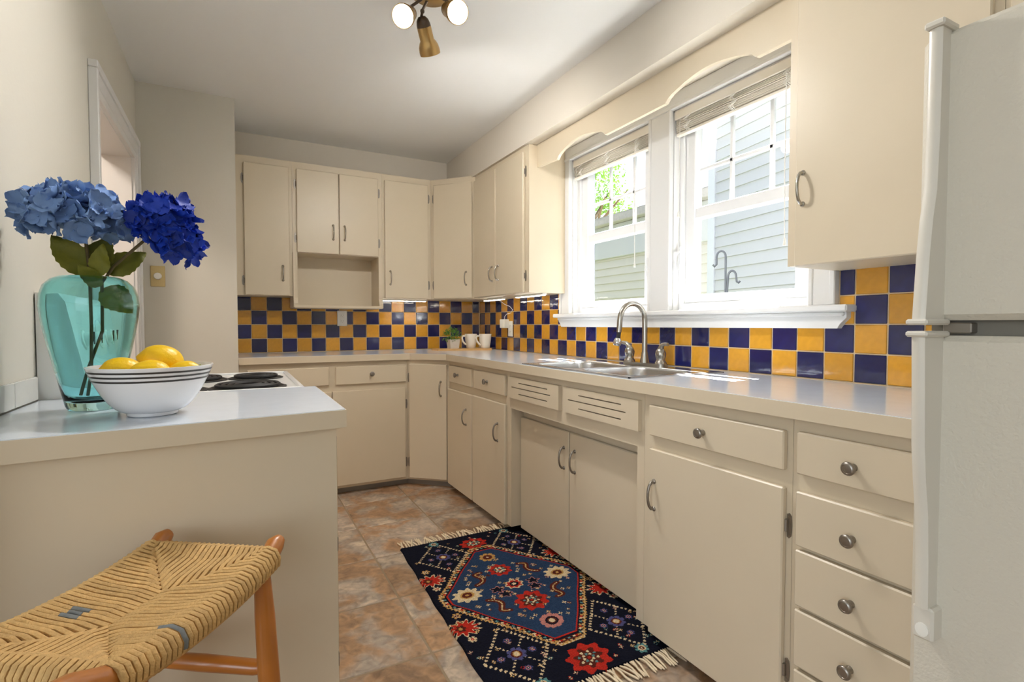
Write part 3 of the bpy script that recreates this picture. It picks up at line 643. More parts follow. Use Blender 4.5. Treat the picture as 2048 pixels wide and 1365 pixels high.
# ------------------------------------------------------------------ vase with hydrangeas
VX, VY, VZ = -.291, 1.505, .910
va = thing('vase', 'tall teal glass vase with rounded shoulders on the peninsula', 'vase', (VX, VY, VZ))
prof = [(.046, .002), (.050, .012), (.056, .04), (.064, .08), (.0735, .125), (.0825, .17), (.0895, .21), (.0922, .235), (.0905, .26), (.0835, .282), (.071, .296), (.058, .3025), (.050, .3045)]
inner = [(r - .0035, h) for r, h in prof[::-1]]
inner[0] = (.048, .3045)
inner = [(r, h) for r, h in inner if h > .03] + [(.044, .026), (.03, .020), (0, .018)]
MB().lathe([(0, .0), (.040, .0)] + prof + inner, (VX, VY, VZ), 48, sy=.80).build('body', 'teal_glass', va, 60)
def floret(size, seed):
    rd = random.Random(seed); q = MB()
    for k in range(4):
        a = k * PI / 2 + rd.uniform(-.2, .2); w_ = size * rd.uniform(.46, .58); l_ = size * rd.uniform(.9, 1.1); cup = rd.uniform(.2, .95); ph = rd.uniform(0, 6)
        nu, nv = 6, 4; vs = []
        for i in range(nu + 1):
            s_ = i / nu; wid = w_ * (math.sin(PI * min(1, s_ * .80 + .10)) ** .75)
            if i == nu: wid *= .45
            for j in range(nv + 1):
                t_ = -1 + 2 * j / nv
                x, y = l_ * s_ * (1 - .12 * t_ * t_ * s_), wid * t_
                z = cup * l_ * s_ * s_ * .8 + .18 * wid * t_ * t_ + .13 * size * math.sin(6 * s_ + 4 * t_ + ph) * s_ - (.25 * l_ * max(0, s_ - .7))
                vs.append((x * math.cos(a) - y * math.sin(a), x * math.sin(a) + y * math.cos(a), z))
        q.add(vs, [(i * (nv + 1) + j, i * (nv + 1) + j + 1, (i + 1) * (nv + 1) + j + 1, (i + 1) * (nv + 1) + j) for i in range(nu) for j in range(nv)])
    q.lathe([(.0016, 0), (.0022, .002), (0, .0035)], (0, 0, .001), 6)
    return q
def leaf(parent, base, tip, width, nrm, seed):
    rd = random.Random(seed); base, tip = Vector(base), Vector(tip); d = tip - base; L = d.length; d /= L; n = Vector(nrm); n = (n - d * n.dot(d)).normalized(); s = d.cross(n); q = MB(); vs = []
    N = 14
    for i in range(N + 1):
        t_ = i / N; wd = width * (math.sin(PI * t_ ** .8) ** .8 if 0 < t_ < 1 else 0.02)
        for j in (-1, -.5, 0, .5, 1):
            ser = 1 + (.07 if i % 2 else -.02) * (abs(j) == 1)
            vs.append(base + d * (L * t_) + s * (wd * j * ser) + n * (.18 * wd * abs(j) - .25 * L * (t_ - .3) ** 2 + .004 * math.sin(9 * t_ + 2 * j)))
    q.add(vs, [(i * 5 + j, i * 5 + j + 1, (i + 1) * 5 + j + 1, (i + 1) * 5 + j) for i in range(N) for j in range(4)])
    q.build('leaf', 'leaf', parent, 60, recalc=False)
def hydrangea(label, mname, center, rad, axis, n, size, stem_pts, leaves, seed):
    r = thing('hydrangea', label, 'flower', stem_pts[0], 'hydrangeas in the teal vase')
    MB().tube(stem_pts, .0034, 8).build('stem', 'stem', r, 60)
    hd = MB().lathe([(.0, -.5), (.35, -.42), (.52, -.1), (.5, .2), (.3, .42), (0, .5)], (0, 0, 0), 10); hd.v = [tuple(Vector(center) + Vector((v[0] * rad[0], v[1] * rad[1], v[2] * rad[2])) * 1.1) for v in hd.v]
    core = hd.build('flower_head', mname, r, 60)
    protos = [floret(size, seed + i).mesh('floret', mname, 60, recalc=False) for i in range(5)]
    rd = random.Random(seed); ax = Vector(axis).normalized(); Q = Vector((0, 0, 1)).rotation_difference(ax)
    for i in range(n):
        ct_ = 1 - 1.55 * (i + .5) / n; st = math.sqrt(max(0, 1 - ct_ * ct_)); ph = i * 2.39996
        d = Q @ Vector((st * math.cos(ph), st * math.sin(ph), ct_))
        k = rd.uniform(.66, 1.0)
        p = Vector(center) + Vector((d.x * rad[0], d.y * rad[1], d.z * rad[2])) * k
        nd = (Vector((d.x / rad[0], d.y / rad[1], d.z / rad[2])).normalized() + Vector((rd.uniform(-.75, .75), rd.uniform(-.75, .75), rd.uniform(-.6, .7)))).normalized()
        rot = (Vector((0, 0, 1)).rotation_difference(nd) @ Matrix.Rotation(rd.uniform(0, 6.28), 3, 'Z').to_quaternion()).to_euler()
        o = link('floret', protos[i % 5], core, p, rot); s_ = rd.uniform(.85, 1.15); o.scale = (s_, s_, s_)
    for k, (b, t_, w_, nn) in enumerate(leaves): leaf(r, b, t_, w_, nn, seed + 50 + k)
hydrangea('pale periwinkle blue hydrangea bloom on a woody stem in the teal vase', 'petal_light', (-.316, 1.500, 1.350), (.094, .085, .062), (0, -.35, 1), 62, .029,
          [(-.302, 1.515, .935), (-.291, 1.50, 1.0), (-.288, 1.495, 1.1), (-.289, 1.495, 1.22), (-.296, 1.497, 1.31)],
          [((-.293, 1.500, 1.216), (-.352, 1.49, 1.305), .030, (.2, -1, .3)), ((-.287, 1.497, 1.222), (-.262, 1.52, 1.312), .034, (-.2, -1, .2)), ((-.272, 1.49, 1.214), (-.262, 1.47, 1.285), .019, (0, -1, .2)),
           ((-.268, 1.505, 1.19), (-.212, 1.49, 1.135), .030, (0, -1, .2))], 11)
hydrangea('deep royal blue hydrangea bloom leaning over the rim of the teal vase', 'petal_deep', (-.150, 1.500, 1.345), (.066, .068, .066), (.5, -.45, .8), 58, .026,
          [(-.312, 1.50, .940), (-.300, 1.51, 1.0), (-.270, 1.505, 1.09), (-.268, 1.50, 1.20), (-.245, 1.50, 1.24), (-.185, 1.50, 1.305)],
          [((-.262, 1.515, 1.222), (-.188, 1.53, 1.282), .027, (.1, -1, .3)), ((-.27, 1.50, 1.19), (-.300, 1.46, 1.235), .018, (0, -1, .4))], 31)
# second lobe of the deep blue bloom
dh = [o for o in bpy.data.objects if o.name.startswith('flower_head')][-1]
pm = [o for o in dh.children if o.name.startswith('floret')]
rd = random.Random(5)
for i in range(30):
    ct_ = 1 - 1.8 * (i + .5) / 30; st = math.sqrt(1 - ct_ * ct_); ph = i * 2.39996; d = Vector((st * math.cos(ph), st * math.sin(ph), ct_))
    if d.y > .6: continue
    p = Vector((-.116, 1.500, 1.300)) + Vector((d.x * .042, d.y * .052, d.z * .046)) * rd.uniform(.8, 1)
    rot = (Vector((0, 0, 1)).rotation_difference(d) @ Matrix.Rotation(rd.uniform(0, 6.28), 3, 'Z').to_quaternion()).to_euler()
    link('floret', pm[i % 5].data, dh, p, rot)
# ------------------------------------------------------------------ bowl and lemons
BX, BY, BZ = -.160, 1.362, .910
bo = thing('bowl', 'white bowl with three dark stripes below the rim holding lemons', 'bowl', (BX, BY, BZ))
def br(h):                                                 # outer radius at height h
    return .046 + (.1155 - .046) * (max(0, (h - .008)) / .099) ** .52
hs = [.008 + .099 * (i / 14) ** 1.6 for i in range(15)]
outp = [(.044, 0), (.047, .002), (.047, .008)] + [(br(h_), h_) for h_ in hs[1:]]
inp = [(.1125, .1075)] + [(br(h_) - .0045, h_ + .003) for h_ in hs[::-1][1:-2]] + [(.03, .012), (0, .011)]
MB().lathe([(0, .001)] + outp + inp, (BX, BY, BZ), 56).build('body', 'bowl', bo, 50)
for h_ in (.0975, .0885, .0795):
    MB().lathe([(br(h_ - .0019) + .0006, h_ - .0019), (br(h_) + .0008, h_), (br(h_ + .0019) + .0006, h_ + .0019), (br(h_ + .0019) - .001, h_ + .0019), (br(h_ - .0019) - .001, h_ - .0019), (br(h_ - .0019) + .0006, h_ - .0019)], (BX, BY, BZ), 56).build('stripe', 'stripe', bo, 50)
def lemon(c, ax, L, r, label, tip=False):
    o = thing('lemon', label, 'lemon', c, 'lemons in the white bowl')
    prof = [(0, -L)] + [(r * math.sqrt(max(0, 1 - (i / 10) ** 2)) ** .9 * 1.0, L * .9 * i / 10) for i in range(-9, 10)] + [(r * .16, L * .93), (0, L)]
    prof[1] = (r * .17, -L * .93)
    MB().lathe(prof, c, 24, ax).build('fruit', 'lemon', o, 60)
    a = Vector(ax).normalized(); MB().lathe([(.0035, 0), (.003, .003), (0, .004)], Vector(c) + a * (L * .975), 8, a).build('stem_end', 'lemon_tip', o, 50)
lemon((-.212, 1.354, 1.003), (1, .15, -.1), .043, .033, 'lemon lying lowest on the vase side of the bowl')
lemon((-.147, 1.398, 1.023), (1, .1, -.25), .048, .036, 'large lemon resting on top at the back of the bowl')
lemon((-.160, 1.326, .998), (1, -.2, .1), .044, .032, 'lemon at the front middle of the bowl, below the top one')
lemon((-.104, 1.352, .996), (.7, -.2, .35), .040, .027, 'lemon on the stove side of the bowl, only its tip showing')
# ------------------------------------------------------------------ stool
st = thing('stool', 'wooden stool with woven rush seat in front of the peninsula', 'stool', (-.14, .97, 0))
FRc, FLc = Vector((.047, 1.030, 0)), Vector((-.140, 1.160, 0))
eu = (FRc - FLc).normalized(); SW = .228                   # across, A rail -> B rail
ev = Vector((-eu.y, eu.x, 0)); 
if ev.y < 0: ev = -ev                                       # along rails, pointing to the peninsula
SL = .325
def sz(v_): return .678 + .015 * abs((v_ / SL - .5) * 2) ** 2   # saddle curve along the rails
O = FLc - ev * SL                                          # near A corner; coordinates u across 0..SW, v along 0..SL
def SP(u_, v_, z): q_ = O + eu * u_ + ev * v_; return Vector((q_.x, q_.y, z))
for u_ in (0, SW):
    ptsr = [SP(u_, v_, sz(v_) - .012 + (.012 if v_ < -.02 or v_ > SL + .02 else 0)) for v_ in [-.085, -.05] + [SL * i / 10 for i in range(11)] + [SL + .022, SL + .036]]
    MB().tube(ptsr, [.015, .017] + [.0165] * 11 + [.0165, .011], 12).build('rail', 'stool_wood', st, 60)
for v_ in (.004, SL - .004): MB().tube([SP(0, v_, sz(v_) - .014), SP(SW, v_, sz(v_) - .014)], .013, 10).build('cross_rail', 'stool_wood', st, 60)
legs = {}
for u_, du in ((0, -1), (SW, 1)):
    for v_, dv in ((.02, -1), (SL - .02, 1)):
        a_ = SP(u_, v_, sz(v_) - .02); b_ = SP(u_ + du * .035, v_ + dv * (.012 if dv > 0 else .05), 0)
        if dv > 0: b_ = SP(u_ + du * .05, v_ - .02, 0)
        legs[(du, dv)] = (a_, b_); mid = a_.lerp(b_, .35)
        MB().tube([a_, a_.lerp(b_, .12), mid, a_.lerp(b_, .7), b_], [.013, .0165, .0185, .017, .012], 12).build('leg', 'stool_wood', st, 60)
def stretch(k1, k2, f):
    p0, p1 = legs[k1][0].lerp(legs[k1][1], f), legs[k2][0].lerp(legs[k2][1], f)
    MB().tube([p0, p0.lerp(p1, .1), p0.lerp(p1, .5), p0.lerp(p1, .9), p1], [.009, .013, .0145, .013, .009], 10).build('stretcher', 'stool_wood', st, 60)
stretch((1, 1), (-1, 1), .26); stretch((1, -1), (-1, -1), .26); stretch((1, 1), (1, -1), .36); stretch((-1, 1), (-1, -1), .36)
PS = .0094; half = SW / 2; rr = .0044
def strand(pts, stain=False): MB().tube(pts, rr, 6).build('cord_strand', 'stain' if stain else 'rush', st, 60)
def dip(u_, v_): return sz(v_) + .006 - .014 * (1 - abs(u_ / half - 1)) * 0 - .010 * math.sin(PI * u_ / SW)
nv_ = int(SL / PS)
for side in (0, 1):                                        # strands over the A and B rails running to the centre seam
    for k in range(nv_ + 1):
        v_ = k * SL / nv_; reach = min(v_, SL - v_, half)
        reach = max(reach, .012)
        s_ = lambda x: x if side == 0 else SW - x
        j = random.uniform(-.0008, .0008); z_ = sz(v_)
        pts = [SP(s_(-.004), v_ + j, z_ - .035), SP(s_(-.0195), v_ + j, z_ - .022), SP(s_(-.0205), v_ + j, z_ - .010), SP(s_(-.014), v_ + j, z_ + .003), SP(s_(0), v_ + j, z_ + .0075)]
        for i in range(1, 5): pts.append(SP(s_(reach * i / 4), v_ + j, dip(reach * i / 4, v_) + random.uniform(-.0006, .0006) - (.006 if i == 4 else 0)))
        strand(pts)
nu_ = int(SW / PS)
for side in (0, 1):                                        # strands over the cross rails
    for k in range(1, nu_):
        u_ = k * SW / nu_; reach = max(min(u_, SW - u_), .01); s_ = lambda x: x if side == 0 else SL - x
        j = random.uniform(-.0008, .0008)
        z_ = sz(0)
        pts = [SP(u_ + j, s_(-.004), z_ - .034), SP(u_ + j, s_(-.016), z_ - .020), SP(u_ + j, s_(-.0165), z_ - .008), SP(u_ + j, s_(-.010), z_ + .002), SP(u_ + j, s_(.002), z_ + .005)]
        for i in range(1, 5): x = reach * i / 4; pts.append(SP(u_ + j, s_(x), dip(u_, s_(x)) - .001 - (.006 if i == 4 else 0)))
        strand(pts)
for k in range(nv_ + 1):                                   # two blue-grey paint stains on the cord
    v_ = k * SL / nv_; z_ = sz(v_)
    if abs(v_ - .124) < .012: MB().tube([SP(x, v_, dip(x, v_) + .0004) for x in (.036 + .004 * (k % 2), .046, .056, .066 - .004 * (k % 2))], rr * 1.05, 6).build('paint_stain', 'stain', st, 60)
    if abs(v_ - .095) < .006: MB().tube([SP(SW - x, v_, z) for x, z in ((.022, dip(.022, v_) + .0002), (0, z_ + .0078), (-.0143, z_ + .0031), (-.0208, z_ - .010), (-.0198, z_ - .020))], rr * 1.05, 6).build('paint_stain', 'stain', st, 60)
# ------------------------------------------------------------------ rug
RW, RL = .70, 1.19
RO = Vector((.697, 2.478, 0)); rx = Vector((.6445, -.004, 0)).normalized(); ry = Vector((-.042, -1.19, 0)).normalized()
NAVY, BLUE, RED, CREAM, GOLD, BRN, TEAL, PINK = [srgb(*c)[:3] for c in ((20, 22, 36), (44, 64, 94), (188, 46, 34), (222, 200, 160), (196, 150, 84), (92, 38, 30), (92, 140, 140), (196, 130, 120))]
CELL = .0036; NX, NY = int(RW / CELL), int(RL / CELL)
rd = random.Random(3)
grid = [[NAVY] * NX for _ in range(NY)]
def cellrange(x0, x1, y0, y1):
    for j in range(max(0, int(y0 / CELL)), min(NY, int(y1 / CELL) + 1)):
        for i in range(max(0, int(x0 / CELL)), min(NX, int(x1 / CELL) + 1)): yield i, j, (i + .5) * CELL, (j + .5) * CELL
def blob(cx, cy, rx_, ry_, col, lob=0, amp=0., ph=0., ring=None):
    R_ = max(rx_, ry_) * (1 + amp) + CELL
    for i, j, x, y in cellrange(cx - R_, cx + R_, cy - R_, cy + R_):
        dx, dy = (x - cx) / rx_, (y - cy) / ry_; r = math.hypot(dx, dy); a = math.atan2(dy, dx)
        lim = 1 + amp * math.cos(lob * a + ph)
        if r <= lim and (ring is None or r >= lim - ring): grid[j][i] = col
def line(p, q, wd, cols, seg=.012, off=0.):
    L = math.hypot(q[0] - p[0], q[1] - p[1]); ux, uy = (q[0] - p[0]) / L, (q[1] - p[1]) / L
    for i, j, x, y in cellrange(min(p[0], q[0]) - wd - off, max(p[0], q[0]) + wd + off, min(p[1], q[1]) - wd - off, max(p[1], q[1]) + wd + off):
        t_ = (x - p[0]) * ux + (y - p[1]) * uy; s_ = (x - p[0]) * -uy + (y - p[1]) * ux
        if -.002 <= t_ <= L + .002 and abs(s_ - off) <= wd / 2:
            c = cols[int(t_ / seg) % len(cols)]
            if c: grid[j][i] = c
def inside(x, y, P):
    c = False
    for k in range(len(P)):
        (x1, y1), (x2, y2) = P[k], P[k - 1]
        if (y1 > y) != (y2 > y) and x < (x2 - x1) * (y - y1) / (y2 - y1) + x1: c = not c
    return c
hexp = [(.31, .21), (.40, .21), (.64, .54), (.64, .61), (.40, .965), (.31, .965), (.065, .60), (.065, .53)]
def scaled(P, k): return [(.352 + (x - .352) * k, .585 + (y - .585) * k) for x, y in P]
for k, col in ((1.13, CREAM), (1.115, NAVY), (1.09, BRN), (1.05, NAVY), (1.02, RED), (1.0, BLUE)):
    P = scaled(hexp, k)
    for i, j, x, y in cellrange(0, RW, 0, RL):
        if inside(x, y, P):
            grid[j][i] = col
for k, cols, wd in ((1.10, (CREAM, NAVY, GOLD, NAVY), .007), (1.065, (GOLD, RED, CREAM, NAVY, TEAL, NAVY), .010)):
    P = scaled(hexp, k)
    for a_, b_ in zip(P, P[1:] + P[:1]): line(a_, b_, wd, cols, .011)
P = scaled(hexp, 1.10)                                       # gold zigzag outside the medallion
for a_, b_ in zip(P, P[1:] + P[:1]):
    L_ = math.hypot(b_[0] - a_[0], b_[1] - a_[1]); n_ = max(1, round(L_ / .018)); nx_, ny_ = -(b_[1] - a_[1]) / L_, (b_[0] - a_[0]) / L_
    for k in range(n_):
        p0 = (a_[0] + (b_[0] - a_[0]) * k / n_, a_[1] + (b_[1] - a_[1]) * k / n_); p1 = (a_[0] + (b_[0] - a_[0]) * (k + .5) / n_ - nx_ * .011, a_[1] + (b_[1] - a_[1]) * (k + .5) / n_ - ny_ * .011); p2 = (a_[0] + (b_[0] - a_[0]) * (k + 1) / n_, a_[1] + (b_[1] - a_[1]) * (k + 1) / n_)
        line(p0, p1, .0045, (GOLD,)); line(p1, p2, .0045, (GOLD,))
def flower(cx, cy, r, petal, core, n=8, ring=CREAM):
    for k in range(n):
        a = 2 * PI * k / n; blob(cx + r * .72 * math.cos(a), cy + r * .72 * math.sin(a), r * .27, r * .27, petal)
    blob(cx, cy, r * .55, r * .55, ring); blob(cx, cy, r * .38, r * .38, core); blob(cx, cy, r * .15, r * .15, CREAM)
def redrose(cx, cy, a_, b_):
    blob(cx, cy, a_, b_, RED, 9, .12, .4); blob(cx, cy, a_ * .62, b_ * .62, BRN, 7, .2)
    for k in range(16):
        t_ = 2 * PI * k / 16; q_ = .45 if k % 2 else .25; blob(cx + a_ * q_ * math.cos(t_), cy + b_ * q_ * math.sin(t_), .0055, .0055, CREAM if k % 3 else TEAL)
    blob(cx, cy, .006, .006, RED)
def diamond(cx, cy, hx_, hy_):
    P = [(cx, cy - hy_), (cx + hx_, cy), (cx, cy + hy_), (cx - hx_, cy)]
    for a_, b_ in zip(P, P[1:] + P[:1]): line(a_, b_, .0105, (CREAM, NAVY), .0085)
    line(((P[0][0] + P[1][0]) / 2, (P[0][1] + P[1][1]) / 2), ((P[2][0] + P[3][0]) / 2, (P[2][1] + P[3][1]) / 2), .0065, (CREAM, NAVY), .008)
    line(((P[1][0] + P[2][0]) / 2, (P[1][1] + P[2][1]) / 2), ((P[3][0] + P[0][0]) / 2, (P[3][1] + P[0][1]) / 2), .0065, (CREAM, NAVY), .008)
    for dx, dy in ((.5, 0), (-.5, 0), (0, .5), (0, -.5)): flower(cx + dx * hx_, cy + dy * hy_ , .016, (66, 76, 120) and srgb(70, 74, 120)[:3], BLUE, 6, PINK)
    flower(cx, cy, .036, srgb(84, 84, 130)[:3], GOLD, 8, BRN); blob(cx, cy, .010, .012, CREAM)
for c in ((.16, .190), (.535, .190), (.150, .985), (.565, .985)): diamond(*c, .118, .158)
for x in (.16, .545):
    for y in (.035, 1.15): flower(x + .0, y + .0, .026, TEAL, BRN, 8, CREAM)
redrose(.345, .110, .066, .052); redrose(.345, .424, .050, .050); redrose(.354, .712, .066, .066); redrose(.354, 1.110, .074, .070)
for x, y, s_ in ((.040, .38, 1), (.045, .765, 1), (.662, .38, -1), (.662, .765, -1)):
    blob(x, y, .055, .045, CREAM, 11, .26); blob(x, y, .047, .038, RED, 11, .26); blob(x - s_ * .012, y, .018, .02, BRN, 6, .2); blob(x - s_ * .012, y, .008, .008, GOLD)
    flower(x, y - .085, .020, GOLD, BRN, 6); flower(x, y + .075, .018, CREAM, RED, 6)
for x in (.138, .566):
    blob(x, .562, .057, .050, CREAM, 10, .14); blob(x, .562, .030, .026, GOLD); blob(x, .562, .022, .019, BRN); blob(x, .562, .008, .008, GOLD)
flower(.345, .285, .042, GOLD, BRN, 8, BRN); flower(.352, .870, .048, PINK, BRN, 10, NAVY); blob(.352, .870, .012, .012, CREAM)
blob(.350, .565, .040, .036, CREAM, 8, .1); blob(.350, .565, .032, .028, RED, 8, .15); blob(.350, .565, .020, .018, NAVY); blob(.35, .565, .010, .009, CREAM)
for x, y, sx_, sy_ in ((.232, .455, 1, 1), (.468, .455, -1, 1), (.225, .690, 1, -1), (.485, .690, -1, -1)):
    for k in range(26):
        t_ = k / 25; a = t_ * 4.2
        bx_ = x + sx_ * (.055 * (t_ - .5) + .020 * math.sin(a * 1.4)); by_ = y + sy_ * (.075 * (t_ - .5) * -1 + .015 * math.cos(a))
        blob(bx_, by_, .014, .012, BRN)
    for k in range(40):
        t_ = k / 39; a = t_ * 4.2
        bx_ = x + sx_ * (.055 * (t_ - .5) + .020 * math.sin(a * 1.4)); by_ = y + sy_ * (.075 * (t_ - .5) * -1 + .015 * math.cos(a))
        blob(bx_, by_, .003, .003, GOLD if k % 3 else CREAM)
for x, y in ((.265, .575), (.435, .575), (.28, .62), (.42, .62)): blob(x, y, .026, .022, NAVY, 5, .25); blob(x, y, .026, .022, PINK, 5, .25, 0, .18)
for k in range(130):
    x, y = rd.uniform(.12, .58), rd.uniform(.3, .88)
    if inside(x, y, scaled(hexp, .92)) and grid[int(y / CELL)][int(x / CELL)] == BLUE: flower(x, y, .010, rd.choice((GOLD, PINK, CREAM, BRN)), BRN, 4)
for k in range(200):
    x, y = rd.uniform(.01, .69), rd.uniform(.02, 1.17)
    if grid[int(y / CELL)][int(x / CELL)] == NAVY and not inside(x, y, scaled(hexp, 1.16)): flower(x, y, .009, rd.choice((GOLD, PINK, RED, TEAL)), NAVY, 4)
rg = thing('rug', 'navy patterned wool rug with red flowers and cream fringe on the floor', 'rug', (RO.x + .33, 1.88, 0))
me = bpy.data.meshes.new('pile'); vs = []; fs = []; cols = []
base = WO[rg.name]
for j in range(NY + 1):
    for i in range(NX + 1):
        x, y = i * RW / NX, j * RL / NY
        e_ = min(i, NX - i, j, NY - j)
        p = RO + rx * (x + .002 * math.sin(y * 31)) + ry * (y + .002 * math.sin(x * 27)); z = .010 + rd.uniform(-.0006, .0006) if e_ > 0 else .001
        vs.append((p.x - base.x, p.y - base.y, z))
for j in range(NY):
    for i in range(NX):
        k = j * (NX + 1) + i; fs.append((k, k + NX + 1, k + NX + 2, k + 1)); s_ = rd.uniform(.78, 1.18); c = grid[j][i]; cols.append((c[0] * s_, c[1] * s_, c[2] * s_, 1))
me.from_pydata(vs, [], fs); me.materials.append(M['rug_pile'])
at = me.color_attributes.new('col', 'FLOAT_COLOR', 'CORNER'); buf = []
for c in cols: buf += list(c) * 4
at.data.foreach_set('color', buf)
po = bpy.data.objects.new('pile', me); C.objects.link(po); po.parent = rg
for end in (0, 1):
    q = MB(); n = 62
    for k in range(n):
        x = RW * (k + .5) / n + rd.uniform(-.003, .003); sg = -1 if end == 0 else 1; y0_ = 0 if end == 0 else RL; pts = []; lx = rd.uniform(-.02, .02) + .012 * math.sin(k * .7)
        for i in range(6):
            t_ = i / 5; p = RO + rx * (x + lx * t_ + .004 * math.sin(3 * t_ + k)) + ry * (y0_ + sg * (.078 + rd.uniform(-.006, .006)) * t_)
            pts.append((p.x, p.y, .006 + .006 * math.sin(PI * min(1, t_ * 1.6)) * (k % 3) / 2 + .001))
        q.tube(pts, [.0028, .0042, .0036, .0038, .0042, .0022], 5)
    f_ = q.build('fringe', 'fringe', rg, 60); f_['kind'] = 'stuff'
# ------------------------------------------------------------------ ceiling spotlight
lp = thing('ceiling_light', 'brass ceiling light with three adjustable lit spot heads', 'ceiling light', (.69, 1.965, 2.30))
MB().lathe([(.088, .033), (.088, .028), (.082, .014), (.068, .004), (0, 0)], (.69, 1.965, CZ - .033), 32).build('canopy', 'brass', lp, 50)
def spot(pivot, d, lit, watt=16, cone=3.0):
    d = Vector(d).normalized(); pv = Vector(pivot)
    top_ = Vector((pv.x, pv.y, CZ - .03))
    h = MB().lathe([(0, -.016), (.014, -.013), (.0235, -.002), (.0275, .012), (.0285, .022)], pv, 20, d).build('socket', 'dark_bronze', lp, 50)
    MB().tube([top_ + (Vector((.69, 1.965, CZ - .03)) - top_) * .55, top_ + Vector((0, 0, -.02)), pv - d * .014], .0055, 8).lathe([(.0, -.009), (.008, -.005), (.009, 0), (.008, .005), (0, .009)], top_ + Vector((0, 0, -.024)), 10).build('arm', 'dark_bronze', h, 50)
    MB().lathe([(.027, .018), (.0285, .022), (.0285, .070), (.034, .078), (.040, .092), (.0425, .108), (.042, .122), (.0395, .122), (.0395, .108), (.036, .09), (.026, .075), (.025, .02)], pv, 28, d).build('shade', 'brass', h, 50)
    MB().lathe([(0, .06), (.022, .065), (.034, .092), (.0385, .110), (.030, .1165), (0, .119)], pv, 24, d).build('bulb', 'bulb' if lit else 'plastic', h, 60)
    if lit:
        l = bpy.data.lights.new('bulb_light', 'SPOT'); l.energy = watt; l.spot_size = cone; l.spot_blend = .85; l.shadow_soft_size = .035; l.color = (1, .97, .935)
        o = bpy.data.objects.new('bulb_light', l); C.objects.link(o); o.location = pv + d * .135; o.rotation_euler = d.to_track_quat('-Z', 'Y').to_euler()
spot((.628, 2.03, 2.330), (-.42, -.62, -.52), True); spot((.742, 1.93, 2.325), (.02, -.80, -.50), True); spot((.676, 2.03, 2.315), (.44, .50, -.74), True)
# ------------------------------------------------------------------ under-cabinet lights
def led(p0, p1, label):
    p0, p1 = Vector(p0), Vector(p1); d = (p1 - p0); L = d.length; d /= L; n = Vector((-d.y, d.x, 0)); r = thing('under_cabinet_light', label, 'light', p0.lerp(p1, .5), 'slim under-cabinet lights')
    f = Face(p0, d, n); f.box(MB(), 0, L, -.016, .016, 0, .012, .002).build('housing', 'plastic', r); f.box(MB(), .01, L - .01, -.012, .012, -.004, .001, .0015).build('diffuser', 'led', r)
led((.953, 3.84, 1.283), (1.300, 3.84, 1.283), 'slim lit strip light under the back wall cabinet')
led((1.66, 3.56, 1.284), (1.66, 3.24, 1.284), 'slim lit strip light under the double-door cabinet near the corner')
led((1.66, 3.06, 1.286), (1.66, 2.70, 1.286), 'slim lit strip light under the double-door cabinet near the window')
# ------------------------------------------------------------------ outlets, switch, charger
def outlet(c, n, label):
    f = Face(c, (1, 0, 0) if n[1] else (0, -1, 0), n); r = thing('wall_outlet', label, 'outlet', c, 'white duplex outlets')
    pl = f.box(MB(), -.035, .035, 0, .006, -.057, .057, .003).build('cover_plate', 'plastic', r)
    for dz in (.021, -.021):
        so_ = f.box(MB(), -.016, .016, .0055, .008, dz - .014, dz + .014, .004).build('socket', 'plastic', pl)
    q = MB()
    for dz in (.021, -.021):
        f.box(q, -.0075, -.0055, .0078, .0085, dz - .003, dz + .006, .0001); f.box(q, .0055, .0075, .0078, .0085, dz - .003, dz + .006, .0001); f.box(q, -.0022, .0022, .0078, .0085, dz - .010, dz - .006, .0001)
    q.build('contacts', 'pewter', pl)  # dark strips laid on the sockets stand in for shade inside the slots
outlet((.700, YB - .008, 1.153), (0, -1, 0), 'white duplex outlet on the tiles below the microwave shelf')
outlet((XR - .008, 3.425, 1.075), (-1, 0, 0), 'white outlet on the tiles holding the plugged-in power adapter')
ad = thing('power_adapter', 'white power adapter with thin cord plugged into the corner outlet', 'adapter', (1.78, 3.475, 1.08))
MB().rbox(1.762, XR - .014, 3.440, 3.512, 1.080, 1.146, .004).build('body', 'plastic', ad)
MB().tube([(1.785, 3.478, 1.145), (1.785, 3.476, 1.165), (1.79, 3.45, 1.185), (1.795, 3.40, 1.19), (1.80, 3.375, 1.215), (1.79, 3.40, 1.24), (1.77, 3.44, 1.255), (1.74, 3.44, 1.275), (1.70, 3.41, 1.288)], .0022, 6).build('cord', 'cord', ad, 50)
sw = thing('dimmer_switch', 'brass switch plate with round white dimmer knob on the projecting wall', 'switch', (-.368, 3.43, 1.31))
MB().rbox(-.402, -.334, 3.424, 3.43, 1.313, 1.426, .003).build('cover_plate', 'brass_plate', sw); MB().lathe([(.019, 0), (.0185, .012), (.016, .016), (0, .017)], (-.368, 3.4245, 1.370), 20, (0, -1, 0)).build('knob', 'plastic', sw, 45)
